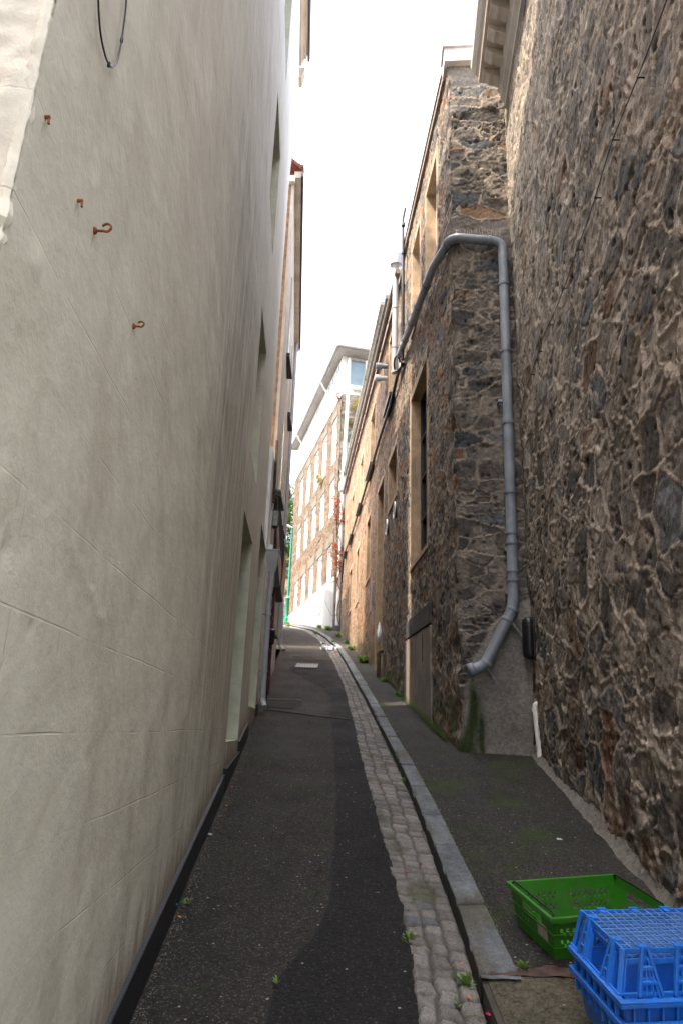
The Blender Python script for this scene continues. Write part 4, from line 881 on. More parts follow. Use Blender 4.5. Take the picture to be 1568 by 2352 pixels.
# lantern on the corner
c = at(633, 1192, 10.9)
ln = empty('wall_lantern', (c.x, 10.9, c.z), 'old square glass lantern under a black hood at the far corner of the white wall', 'lantern')
m = MB(); m.hexa(sq(c.x, 10.9, c.z-.13, .042, .042)+sq(c.x, 10.9, c.z+.13, .052, .052)); m.build('glass', plain('dusty_glass', (.30, .31, .26), .25, var=.2, scale=12), ln)
m = MB()
for s1 in (-1, 1):
    for s2 in (-1, 1): m.bar((c.x+s1*.043, 10.9+s2*.043, c.z-.135), (c.x+s1*.054, 10.9+s2*.054, c.z+.135), .010)
m.hexa(sq(c.x, 10.9, c.z-.17, .03, .03)+sq(c.x, 10.9, c.z-.13, .052, .052)); m.hexa(sq(c.x, 10.9, c.z+.13, .06, .06)+sq(c.x, 10.9, c.z+.15, .055, .055)); m.build('frame', black_m, ln)
c2 = at(638, 1160, 11.1)
m = MB(); m.tube([(c2.x, 11.1, c2.z-.14), (c2.x, 11.1, c2.z+.09), (c2.x, 11.1, c2.z+.09), (c2.x, 11.1, c2.z+.12)], [.058, .062, .07, .07], 16); m.build('hood', black_m, ln, smooth=True)
m = MB(); m.bar((c2.x, 11.1, c2.z), (c2.x-.2, 11.1, c2.z), .02); m.build('bracket', black_m, ln)
c3 = at(638, 1131, 11.2)
cm = MB(); cm.tube([(c3.x, 11.2, c3.z-.07), (c3.x, 11.2, c3.z-.01), (c3.x, 11.2, c3.z), (c3.x, 11.2, c3.z+.045), (c3.x, 11.2, c3.z+.06)], [.035, .04, .06, .05, .015], 14); cm.bar((c3.x, 11.2, c3.z-.02), (c3.x-.2, 11.2, c3.z-.02), .02)
cm = cm.build('security_camera', plain('camera_housing', (.10, .10, .09), .5), smooth=True); tag(cm, 'small domed security camera above the square lantern', 'camera')
m = MB(); m.tube([(c3.x-.04+.03*math.sin(k*.5), 11.2, c3.z-.06-.02*k) for k in range(8)], .006, 6); m.build('lead', blackpl, cm)
# second lantern further up
c = at(651, 1270, 15.5)
l2 = empty('wall_lantern', (c.x, 15.5, c.z), 'small black coach lantern further up the left side, against the pale downpipe', 'lantern')
m = MB(); m.hexa(sq(c.x, 15.5, c.z-.17, .03, .03)+sq(c.x, 15.5, c.z+.1, .06, .06)); m.build('glass', plain('dusty_glass', (.30, .31, .26), .25), l2)
m = MB(); m.hexa(sq(c.x, 15.5, c.z+.1, .08, .08)+sq(c.x, 15.5, c.z+.2, .02, .02))
for s1 in (-1, 1):
    for s2 in (-1, 1): m.bar((c.x+s1*.03, 15.5+s2*.03, c.z-.17), (c.x+s1*.062, 15.5+s2*.062, c.z+.1), .014)
m.bar((c.x, 15.5, c.z+.1), (c.x-.3, 15.5, c.z+.15), .02); m.build('frame', black_m, l2)

# ------------------------------------------------------------------ third left building
b3 = empty('low_white_house', (-3, 20, G(20)), 'lower white house further up on the left with a grey eave and tall downpipe', 'building')
def X3(y): return -1.86-.05*(y-20)
mb = MB(); mb.hexa([(X3(17.1), 17.1, 0), (X3(22.4), 22.4, 0), (-9, 22.4, 0), (-9, 17.1, 0), (X3(17.1), 17.1, 7.15), (X3(22.4), 22.4, 7.15), (-9, 22.4, 7.15), (-9, 17.1, 7.15)]); mb.build('wall', white_m, b3)
mb = MB(); mb.hexa([(X3(17.1)+.12, 17.1, 7.15), (X3(22.4)+.12, 22.5, 7.15), (-9, 22.5, 7.15), (-9, 17.1, 7.15), (X3(17.1)+.12, 17.1, 7.28), (X3(22.4)+.12, 22.5, 7.28), (-9, 22.5, 9.4), (-9, 17.1, 9.4)]); mb.build('roof', slate_m, b3)
a_ = at(656, 1120, 19.6); b_ = at(643, 1488, 19.6)
mb = MB(); mb.box(a_.x-.22, a_.x+.10, 18.8, 20.8, 7.05, 7.2); mb.build('gutter', plain('grey_fascia2', (.22, .23, .25), .5), b3)
p3, _ = pipe(b3, 'downpipe', [(a_.x+.02, 19.6, 7.1), (a_.x+.02, 19.6, 6.95), (b_.x+.01, 19.6, b_.z+.05), (b_.x+.12, 19.5, b_.z-.08)], .058, lgreyp, collars=(.2, 1.8, 3.4, 4.6), bendr=.08, r2=1.12)
mb = MB(); mb.hexa(sq(a_.x+.02, 19.6, 6.85, .07, .07)+sq(a_.x+.02, 19.6, 7.05, .13, .12)); mb.build('hopper', lgreyp, p3)
mb = MB(); mb.box(X3(18)-.02, X3(18)+.02, 17.8, 18.7, 2.1, 4.2); mb.build('door', white_m, b3)

b4 = empty('side_house', (-4, 28, G(28)), 'white house end glimpsed far up the left side beyond the second pale downpipe', 'building')
mb = MB(); mb.hexa([(-2.55, 24, 1), (-3.05, 33, 1), (-10, 33, 1), (-10, 24, 1), (-2.55, 24, 11.4), (-3.05, 33, 11.4), (-10, 33, 11.4), (-10, 24, 11.4)]); mb.build('wall', white_m, b4)
mb = MB(); mb.hexa([(-2.5, 23.9, 11.4), (-3.0, 33.1, 11.4), (-10, 33.1, 11.4), (-10, 23.9, 11.4), (-2.5, 23.9, 11.5), (-3.0, 33.1, 11.5), (-10, 33.1, 13), (-10, 23.9, 13)]); mb.build('roof', slate_m, b4)

# ------------------------------------------------------------------ far building across the bend (F)
bF = empty('long_stone_building', (2, 38, G(38)), 'long four storey stone building across the bend with rows of white windows and white attic', 'building')
F_COLS = [33.35, 35.68, 37.9, 40.22, 42.6]
aF = math.atan(-.2345); nF = (-math.cos(aF), math.sin(aF))
F_OPEN = []
for i, yc in enumerate(F_COLS):
    F_OPEN += [(yc-.5, yc+.5, 13.35, 15.8), (yc-.5, yc+.5, 10.42, 12.32)]
    F_OPEN.append((yc-.52, yc+.52, 7.03, 8.80))
PAL_F = dict(PAL_DARK, a=(.060, .044, .029), b=(.125, .088, .054), rust=(.135, .070, .032), prust=.22, cu=.42, cv=.26, mw=.06, mort=(.115, .087, .06), amp=.05)
def fnF(U, V):
    h, c = rubble(U, V, 301, PAL_F, .6)
    lowr = sst(10.5, 8, V+1.5*(fbm(U, V, 302, 3)-.5)); c = mixc(c, (.24, .11, .045), lowr*.35*sst(.4, .6, fbm(U*2, V*2, 303, 3)))
    up = sst(12, 16, V)*sst(.45, .6, fbm(U*.7, V*.7, 304, 3)); c = mixc(c, (.105, .086, .062), up*.6)
    return h, c
wall_grid('wall', sub(32, 45.4, lambda u: .055), sub(3.8, 16.7, lambda u: .05), Fx, nF, fnF, stone_far, bF, holes=F_OPEN, bot=lambda u: G(u)-.3)
# end face toward the camera
eF = (.228, -.9737)
def Fe(x): return 32+.2345*(x+.18)
PAL_FE = dict(PAL_F, a=(.13, .125, .12), b=(.26, .235, .2), rust=(.30, .16, .09), prust=.15, mort=(.3, .27, .23))
def fnFE(U, V):
    h, c = rubble(U+50, V, 331, PAL_FE, .6); return h, mixc(c, (.08, .10, .04), sst(.6, .72, fbm(U*2, V*1.2, 332, 4))*.6*sst(9, 12, V))
wall_grid('end_wall', sub(-.18, 6, lambda u: .05), sub(3.8, 16.7, lambda u: .05), Fe, eF, fnFE, stone_far, bF, along='x', bot=lambda u: 4.0+0*u)
def fpt(y, o, z): return (Fx(y)+nF[0]*o, y+nF[1]*o, z)
def fbox(m, y0, y1, o0, o1, z0, z1, z0b=None, z1b=None):
    z0b = z0 if z0b is None else z0b; z1b = z1 if z1b is None else z1b
    m.hexa([fpt(y0, o0, z0), fpt(y0, o1, z0), fpt(y1, o1, z0b), fpt(y1, o0, z0b), fpt(y0, o0, z1), fpt(y0, o1, z1), fpt(y1, o1, z1b), fpt(y1, o0, z1b)])
for (y0, y1, z0, z1) in F_OPEN:
    ground_fl = z0 < 8
    m = MB(); fbox(m, y0-.02, y0, -.3, .0, z0, z1); fbox(m, y1, y1+.02, -.3, .0, z0, z1); fbox(m, y0, y1, -.3, .0, z1, z1+.02); fbox(m, y0, y1, -.3, 0, z0-.02, z0); wo = m.build('window', whitef, bF)
    m = MB(); fbox(m, y0-(.3 if ground_fl else .12), y1+(.3 if ground_fl else .12), -.05, .05, z1+.005, z1+(.5 if ground_fl else .38)); m.build('lintel', dressp, wo)
    m = MB(); fbox(m, y0, y0+.07, -.24, -.17, z0, z1); fbox(m, y1-.07, y1, -.24, -.17, z0, z1); fbox(m, y0+.07, y1-.07, -.24, -.175, z1-.08, z1); fbox(m, y0+.07, y1-.07, -.24, -.175, z0, z0+.07); fbox(m, y0+.07, y1-.07, -.24, -.175, (z0+z1)/2-.03, (z0+z1)/2+.03); m.build('frame', whitef, wo)
    m = MB(); fbox(m, y0, y1, -.28, -.24, z0, z1); m.build('pane', blind_m, wo)
# white rendered base with shallow pilasters, following the stepped top
m = MB(); cuts = [(32.0, 6.95)]
for i in range(5):
    yc = F_COLS[i]; nxt = F_COLS[i+1] if i < 4 else 44.6
fbox(m, 31.99, 44.9, -.1, .055, 3.9, 7.0, 5.4, 7.02); m.build('rendered_base', plain('white_render', (.27, .27, .262), .7, var=.06, scale=1.5, dirt=(.22, .215, .20)), bF)
m = MB(); fbox(m, 31.9, 32.0, -.4, .06, 3.9, 4.9); m.build('corner_plinth', slate_m, bF)
# solid body, attic, eave
m = MB(); m.hexa([fpt(32.1, -.36, 3), fpt(45.4, -.36, 3), (6, 47, 3), (7, 34, 3), fpt(32.1, -.36, 16.6), fpt(45.4, -.36, 16.6), (6, 47, 16.6), (7, 34, 16.6)]); m.build('rear_block', concrete_m, bF)
m = MB(); fbox(m, 32.0, 45.4, -.5, .06, 16.6, 16.75); m.build('string_course', whitef, bF)
def efp(x, o, z): return (x+eF[0]*o, Fe(x)+eF[1]*o, z)
m = MB(); m.hexa([fpt(32.35, -.05, 16.75), fpt(45.3, -.05, 16.75), (6, 46.8, 16.75), (6.2, 34.2, 16.75), fpt(32.35, -.05, 19.15), fpt(45.3, -.05, 19.15), (6, 46.8, 19.15), (6.2, 34.2, 19.15)]); at_ = m.build('attic', white_m, bF)
m = MB(); m.hexa([fpt(31.6, .38, 19.12), fpt(45.7, .38, 19.12), (6, 47, 19.12), (6.6, 33.2, 19.12), fpt(31.6, .38, 19.28), fpt(45.7, .38, 19.28), (6, 47, 19.28), (6.6, 33.2, 19.28)])
m.build('roof', plain('eave_board', (.30, .29, .28), .8, dirt=(.2, .19, .17)), bF)
m = MB(); m.tube([fpt(31.55, .43, 19.24), fpt(45.7, .43, 19.24)], .07, 10); m.tube([fpt(31.55, .43, 19.24), (6.6, 33.1, 19.24)], .07, 10); m.build('gutter', lgreyp, bF, smooth=True)
for yc in (33.2, 34.2, 35.2, 38.4, 41.6):
    m = MB(); fbox(m, yc-.38, yc+.38, -.06, -.03, 17.35 if yc < 36 else 17.0, 18.85); wo = m.build('window', wglass, at_)
    m = MB(); fbox(m, yc-.43, yc-.37, -.06, -.005, 17.0, 18.9); fbox(m, yc+.37, yc+.43, -.06, -.005, 17.0, 18.9); fbox(m, yc-.03, yc+.03, -.06, -.01, 17.0, 18.9); m.build('frame', whitef, wo)
m = MB(); m.hexa([efp(.25, -.28, 17.35), efp(.25, -.2, 17.35), efp(1.05, -.2, 17.35), efp(1.05, -.28, 17.35), efp(.25, -.28, 18.85), efp(.25, -.2, 18.85), efp(1.05, -.2, 18.85), efp(1.05, -.28, 18.85)]); wo = m.build('window', wglass, at_)
m = MB()
for x_, w_ in ((.12, .13), (1.05, .1)): m.hexa([efp(x_, -.3, 17.25), efp(x_, -.14, 17.25), efp(x_+w_, -.14, 17.25), efp(x_+w_, -.3, 17.25), efp(x_, -.3, 18.95), efp(x_, -.14, 18.95), efp(x_+w_, -.14, 18.95), efp(x_+w_, -.3, 18.95)])
m.hexa([efp(.0, -.3, 17.2), efp(.0, -.05, 17.2), efp(1.4, -.05, 17.2), efp(1.4, -.3, 17.2), efp(0, -.3, 17.3), efp(0, -.05, 17.3), efp(1.4, -.05, 17.3), efp(1.4, -.3, 17.3)]); m.build('frame', whitef, wo)
for yc in (35.6, 43.2):
    m = MB(); m.tube(bend([fpt(yc, .40, 19.18), fpt(yc, .34, 19.0), fpt(yc+.1, .04, 18.6), fpt(yc+.1, .02, 16.9)], .1), .05, 8); m.build('downpipe', whitef, at_, smooth=True)
# corner downpipe
xd, yd = .02, 31.55
pF, _ = pipe(bF, 'downpipe', [(.10, 31.7, 16.5), (.12, 31.6, 16.1), (.02, 31.4, 11.6), (-.02, 31.4, 4.55)], .085, whitep, collars=(1.6, 3, 5, 7, 9, 10.5), bendr=.2, r2=1.14)
m = MB(); m.tube([(.03, 31.4, 11.0), (.03, 31.4, 11.05), (.03, 31.4, 11.15), (.03, 31.4, 11.55)], [.09, .16, .2, .2], 12); m.build('hopper', lgreyp, pF, smooth=True)

# ------------------------------------------------------------------ low wall, lamp post, tree at the bend
bW = empty('garden_wall', (-5, 47.5, G(47)), 'rubble stone garden wall closing the view behind the green lamp post', 'wall')
PAL_W = dict(PAL_F, a=(.14, .125, .11), b=(.33, .25, .18), prust=.35, cu=.5, cv=.3, mort=(.25, .22, .18))
def fnW(U, V): return rubble(U, V, 351, PAL_W, .4)
wall_grid('wall', sub(-9, -2.6, lambda u: .06), sub(5.2, 10.7, lambda u: .06), lambda x: 47.3+0*x, (0, -1), fnW, stone_far, bW, along='x')
mb = MB(); mb.box(-9, -2.6, 47.4, 47.8, 5, 10.6); mb.build('core', concrete_m, bW); mb = MB(); mb.box(-9, -2.6, 47.1, 47.9, 10.6, 10.8); mb.build('coping', dressp, bW)
lb = at(659, 1428, 45.0); lt = at(672, 1212, 45.0)
lp_ = empty('street_lamp', (lb.x, 45, lb.z-.1), 'green painted street lamp post at the bend in front of the far stone building', 'street lamp')
m = MB(); m.tube([(lb.x, 45, lb.z-.1), (lb.x, 45, lb.z+.25), (lb.x, 45, lb.z+.3), (lb.x, 45, lb.z+1.5), (lb.x, 45, lb.z+1.55), (lb.x, 45, lb.z+1.7)], [.22, .22, .16, .15, .18, .10], 14); m.build('base', green_pt, lp_, smooth=True)
m = MB(); m.tube([(lb.x, 45, lb.z+1.5), (lb.x+(lt.x-lb.x)*.6, 45, lb.z+4.4), (lt.x, 45, lt.z)], [.10, .085, .075], 12); m.build('pole', green_pt, lp_, smooth=True)
m = MB(); m.tube([(lt.x, 45, lt.z-.02), (lt.x-.35, 44.9, lt.z+.10), (lt.x-.9, 44.8, lt.z+.22)], [.06, .10, .08], 10); m.build('lamp_head', plain('lamp_grey', (.55, .56, .56), .4), lp_, smooth=True)
for z in (2.6, 4.6): p = Vector((lb.x+(lt.x-lb.x)*z/7, 45, lb.z+z)); MB().tube([p-Vector((0, 0, .04)), p+Vector((0, 0, .04))], .11, 12).build('collar', green_pt, lp_, smooth=True)

def leaf_m(name, c1, c2, tr=.35):
    m, nt, bs = nodes(name); p = pos(nt); n = noise(nt, p, 3.5, 4, .7)
    c = ramp(nt, n, [(.3, c1), (.7, c2)]); nt.links.new(c, bs.inputs['Base Color']); bs.inputs['Roughness'].default_value = .55
    ts = N(nt, 'BsdfTranslucent'); nt.links.new(c, ts.inputs[0]); mx = N(nt, 'MixShader'); mx.inputs[0].default_value = tr
    nt.links.new(bs.outputs[0], mx.inputs[1]); nt.links.new(ts.outputs[0], mx.inputs[2]); nt.links.new(mx.outputs[0], nt.nodes['Material Output'].inputs[0]); return m
leaf_green = leaf_m('tree_leaves', (.05, .10, .012), (.14, .22, .03)); leaf_weed = leaf_m('weed_leaves', (.10, .19, .03), (.22, .34, .08)); leaf_red = leaf_m('dead_creeper_leaves', (.13, .028, .012), (.33, .09, .035)); leaf_yel = leaf_m('dry_leaves', (.16, .15, .04), (.34, .27, .09))
twig_m = plain('twig', (.09, .06, .04), .9)
def leaves(m, pts, size, r, flat=.5):
    for p in pts:
        s = size*r.uniform(.6, 1.3); d = Vector((r.uniform(-1, 1), r.uniform(-1, 1), r.uniform(-1, 1))).normalized(); u = d.orthogonal().normalized(); v = d.cross(u); a = r.uniform(0, 6.28)
        u, v = u*math.cos(a)+v*math.sin(a), v*math.cos(a)-u*math.sin(a)
        m.add([p-u*s, p+v*s*flat+d*s*.15, p+u*s, p-v*s*flat+d*s*.15], [(0, 1, 2, 3)])
def cloud(r, c, rad, n, clumps=10, sp=.35):
    cs = []
    for k in range(clumps):
        while True:
            q = Vector((r.uniform(-1, 1), r.uniform(-1, 1), r.uniform(-1, 1)))
            if q.length < 1: break
        cs.append((Vector((c[0]+q.x*rad[0], c[1]+q.y*rad[1], c[2]+q.z*rad[2])), r.uniform(.5, 1)))
    out = []
    for k in range(n):
        cc, s = r.choice(cs); out.append(cc+Vector((r.gauss(0, 1)*rad[0], r.gauss(0, 1)*rad[1], r.gauss(0, 1)*rad[2]))*sp*s)
    return out
tr = empty('garden_tree', (-5.6, 53, G(53)), 'leafy green tree rising behind the garden wall beside the far stone building', 'tree')
m = MB(); m.tube([(-5.6, 53, 6.5), (-5.5, 53, 10), (-5.2, 52.8, 14), (-4.9, 52.8, 18)], [.3, .24, .15, .05], 10)
for k in range(7):
    z = 10+k*1.2; a = k*2.4; m.tube([(-5.4, 53, z), (-5.4+math.cos(a)*.9, 53+math.sin(a)*.9, z+.8), (-5.4+math.cos(a)*1.6, 53+math.sin(a)*1.4, z+1.9)], [.09, .06, .02], 7)
m.build('trunk', twig_m, tr, smooth=True)
m = MB(); r_ = random.Random(5); leaves(m, cloud(r_, (-5.1, 52.5, 13.8), (1.35, 1.5, 6.0), 13000, 46, .2), .11, r_); leaves(m, cloud(r_, (-4.35, 52.3, 13.5), (.8, 1, 4.6), 3500, 18, .2), .11, r_); m.build('crown', leaf_green, tr)
hd = MB(); r_ = random.Random(6); leaves(hd, cloud(r_, (-4.7, 48.6, 11.3), (1.6, .7, .6), 2500, 14, .3), .10, r_); hd = hd.build('hedge', leaf_m('brown_hedge', (.08, .07, .02), (.22, .15, .06)), None); tag(hd, 'brownish hedge growing over the top of the garden wall', 'hedge')
# dead creeper on the corner pipe of the far building
crp = MB(); r_ = random.Random(9)
for (c, rad, n, k) in (((-.15, 31.35, 10.6), (.32, .2, .45), 260, 7), ((-.05, 31.3, 9.9), (.34, .2, .5), 320, 8), ((-.25, 31.4, 8.1), (.45, .22, .5), 380, 9), ((-.05, 31.3, 7.5), (.3, .2, .5), 260, 7), ((.0, 31.3, 6.6), (.15, .15, .6), 90, 5)):
    leaves(crp, cloud(r_, c, rad, n, k, .3), .048, r_)
cr = empty('creeper', (0, 31.2, 4.5), 'rust brown withered creeper climbing the pale corner downpipe of the far building', 'climbing plant')
crp.build('leaves', leaf_red, cr)
m = MB(); z = 4.6; p = Vector((.05, 31.3, z)); ps = [p]
while z < 11: z += .4; ps.append(Vector((.0+r_.uniform(-.15, .1), 31.28, z)))
m.tube(ps, .02, 6)
for k in range(26):
    a = r_.choice(ps); m.tube([a, a+Vector((r_.uniform(-.35, .2), -.05, r_.uniform(-.1, .35))), a+Vector((r_.uniform(-.6, .35), -.08, r_.uniform(-.2, .6)))], .008, 5)
m.build('stems', twig_m, cr)
def bush(loc, rad, n, mat, size, label, name='wall_plant', cat='plant', grp=None, seed=1, stems=8):
    r = random.Random(seed); e = empty(name, loc, label, cat, grp)
    m = MB(); leaves(m, cloud(r, loc, rad, n, 9, .35), size, r); m.build('leaves', mat, e)
    m = MB()
    for k in range(stems): q = Vector((r.uniform(-1, 1)*rad[0], r.uniform(-1, 1)*rad[1], r.uniform(.2, 1)*rad[2])); m.tube([Vector(loc)-Vector((0, 0, rad[2]*.6)), Vector(loc)+q*.5, Vector(loc)+q], size*.12, 5)
    m.build('stems', twig_m, e); return e
bush((.55, 31.75, 16.05), (.45, .25, .5), 420, leaf_yel, .055, 'straggly yellow-green plant growing from the wall top at the far building corner', seed=3)
bush((-.35, 31.7, 16.35), (.2, .2, .3), 150, leaf_red, .045, 'reddish tuft growing at the wall top left of the corner downpipe', seed=4)
bush((Fx(36.0)-.2, 35.9, 13.35), (.28, .45, .3), 330, leaf_yel, .055, 'yellow-green shrub growing out of the far wall beside a white window', seed=5)
for i, (x, z) in enumerate(((.45, 14.2), (.4, 13.0), (.5, 12.4), (.35, 15.0))):
    bush((x, 31.95, z), (.2, .12, .25), 90, leaf_green, .045, ['small green tuft on the shaded end wall, topmost but one', 'small green tuft low on the shaded end wall beside the downpipe', 'lowest small green tuft on the shaded end wall', 'topmost small green tuft on the shaded end wall'][i], seed=11+i)

# ------------------------------------------------------------------ small things: cables, boxes, pipes, weeds, litter
cbp = [(Bx(y)-.05-.012*math.sin(y*2.3), y, 3.70-.035*abs(math.sin(y*2.7))+(y-2.5)*.02) for y in np.arange(1.2, 7.65, .12)]
cB = MB().tube(cbp, .0032, 8).build('cable', blackpl, smooth=True); tag(cB, 'thin black cable clipped in a long line across the near right stone wall', 'cable')
for y in (2.57, 3.04, 3.51, 3.99, 4.52, 5.02, 5.59, 6.13, 6.63):
    k = min(range(len(cbp)), key=lambda i: abs(cbp[i][1]-y)); p = Vector(cbp[k])
    m = MB(); m.tube([p+Vector((.06, 0, 0)), p+Vector((-.008, 0, 0))], .005, 8); m.tube([p+Vector((0, 0, -.008)), p+Vector((0, 0, .008))], .007, 8); m.build('clip', blackpl, cB)
# black wall box
yb_ = 7.50; xb_ = Bx(yb_)
bx = empty('wall_box', (xb_, yb_, 1.0), 'glossy black rounded box fixed to the stone wall near the grey drainpipe bend', 'wall box')
m = MB(); P_ = [(xb_-.075, yb_, .80), (xb_-.085, yb_, .84), (xb_-.085, yb_, 1.20), (xb_-.075, yb_, 1.245), (xb_-.05, yb_, 1.27)]
m.tube([(xb_-.06, yb_, .795), (xb_-.06, yb_, .81), (xb_-.06, yb_, .84), (xb_-.06, yb_, .86), (xb_-.06, yb_, 1.16), (xb_-.06, yb_, 1.18), (xb_-.06, yb_, 1.22), (xb_-.06, yb_, 1.245), (xb_-.06, yb_, 1.252)], [.035, .062, .074, .077, .077, .077, .070, .048, .02], 20); m.build('body', blackpl, bx, smooth=True)
MB().box(xb_-.04, xb_+.03, yb_-.085, yb_+.06, .80, 1.25).build('back_plate', black_m, bx, bevel=.012)
m = MB(); m.tube([(xb_-.06, yb_, 1.155), (xb_-.06, yb_, 1.162)], .0785, 20); m.build('lid_seam', plain('seam_grey', (.05, .05, .055), .4), bx)
# short white outlet pipe
wp = empty('outlet_pipe', (Bx(7.5), 7.5, 0), 'short white plastic outlet pipe running down the foot of the near right wall', 'pipe')
x_ = Bx(7.48)-.05
m = MB(); P_ = bend([(x_+.13, 7.50, .335), (x_+.0, 7.47, .335), (x_+.012, 7.40, -.19), (x_+.012, 7.385, -.205)], .05); m.tube(P_, .026, 14); m.build('pipe', whitep, wp, smooth=True)
m = MB(); a = Vector(P_[-1]); m.tube([(x_+.0, 7.465, .25), (x_+.0, 7.463, .29)], .031, 14); m.tube([(x_+.012, 7.40, -.15), (x_+.012, 7.39, -.20)], .031, 14); m.build('socket', whitep, wp, smooth=True)
MB().tube([(x_+.012, 7.384, -.2055), (x_+.012, 7.383, -.2065)], .022, 14).build('mouth', blackpl, wp)
# drain grate
gr = empty('drain_grate', (-.75, 17.4, G(17.4)), 'rectangular iron drain grate set in the dark tarmac up the lane', 'drain grate')
sl_ = .185
def gz(x, y): return G(y)+.012
m = MB(); x0, x1, y0, y1 = -1.0, -.45, 16.9, 17.95
for (a, b, c, d) in ((x0, x1, y0, y0+.06), (x0, x1, y1-.06, y1), (x0, x0+.05, y0, y1), (x1-.05, x1, y0, y1)):
    m.hexa([(a, c, G(c)-.02), (b, c, G(c)-.02), (b, d, G(d)-.02), (a, d, G(d)-.02), (a, c, G(c)+.022), (b, c, G(c)+.022), (b, d, G(d)+.022), (a, d, G(d)+.022)])
m.build('frame', iron_m, gr)
m = MB(); k = x0+.08
while k < x1-.07: m.hexa([(k, y0+.06, G(y0)-.01), (k+.025, y0+.06, G(y0)-.01), (k+.025, y1-.06, G(y1)-.03), (k, y1-.06, G(y1)-.03), (k, y0+.06, G(y0+.06)+.02), (k+.025, y0+.06, G(y0+.06)+.02), (k+.025, y1-.06, G(y1-.06)+.02), (k, y1-.06, G(y1-.06)+.02)]); k += .07
m.build('bars', plain('bar_iron', (.13, .12, .11), .6, metal=.2), gr)
m = MB(); m.hexa([(x0, y0, G(y0)-.05), (x1, y0, G(y0)-.05), (x1, y1, G(y1)-.05), (x0, y1, G(y1)-.05), (x0, y0, G(y0)+.013), (x1, y0, G(y0)+.013), (x1, y1, G(y1)+.013), (x0, y1, G(y1)+.013)]); m.build('pit', blackpl, gr)
# worn inspection covers near the left wall
for (x, y, l) in ((-.82, 11.6, 'worn pale edged cover in the tarmac beyond the concrete strip'), (-.95, 19.8, 'worn cover in the tarmac beyond the drain grate')):
    m = MB()
    for i in range(26):
        xx = x-.28+i*.022; m.hexa([(xx, y-.025, G(y)+.0), (xx+.014, y-.025, G(y)+.0), (xx+.014, y+.02, G(y)), (xx, y+.02, G(y)), (xx, y-.025, G(y)+.016), (xx+.014, y-.025, G(y)+.018), (xx+.014, y+.02, G(y)+.022), (xx, y+.02, G(y)+.02)])
    tag(m.build('inspection_cover', concrete_m), l, 'manhole cover')
# crumpled white paper
def crumple(name, c, s, mat, label, cat, seed, grp=None):
    r = random.Random(seed); bm = bmesh.new(); bmesh.ops.create_grid(bm, x_segments=9, y_segments=9, size=1)
    for v in bm.verts: v.co.x = v.co.x*s*r.uniform(.8, 1.15); v.co.y = v.co.y*s*.8*r.uniform(.8, 1.15); v.co.z = abs(r.gauss(0, .34))*s+.01
    me = bpy.data.meshes.new(name); bm.to_mesh(me); bm.free(); me.materials.append(mat); o = link(name, me); o.location = c; o.rotation_euler = (math.atan(.19), 0, r.uniform(0, 3)); return tag(o, label, cat, grp)
paper = plain('crumpled_paper', (.62, .64, .70), .5, var=.15, scale=20)
c = at(750, 1489, 22.9); crumple('crumpled_paper', (-.28, 22.8, G(22.8)+.0), .22, paper, 'crumpled white paper lying in the cobbled gutter by the kerb up the lane', 'litter', 3)
crumple('crumpled_paper', (-.50, 25.6, G(25.6)), .10, paper, 'smaller crumpled white scrap beyond the larger one in the gutter', 'litter', 4)
# weeds
W_ = [((.86, 5.9), .05, 70, 'small green weed on the kerb edge by the near cobbles'), (None), ]
def weed(x, y, z, rad, n, size, label, seed):
    r = random.Random(seed); e = empty('weed', (x, y, z), label, 'weed', 'weeds along the lane')
    m = MB()
    rad = rad*.55 if y > 9 else rad; size = size*.75 if y > 9 else size
    for k in range(n):
        a = r.uniform(0, 6.28); L = rad*r.uniform(.3, 1.1); h = rad*r.uniform(.2, 1.1); b = Vector((x+r.gauss(0, 1)*rad*.25, y+r.gauss(0, 1)*rad*.4, z)); t = b+Vector((math.cos(a)*L, math.sin(a)*L, h)); sd = Vector((-math.sin(a), math.cos(a), 0))*size*r.uniform(.6, 1.2); md_ = b.lerp(t, .55)+Vector((0, 0, h*.25))
        m.add([b, md_-sd, t, md_+sd], [(0, 1, 2, 3)])
    m.build('leaves', leaf_weed, e); return e
GG = lambda y: float(G(y))
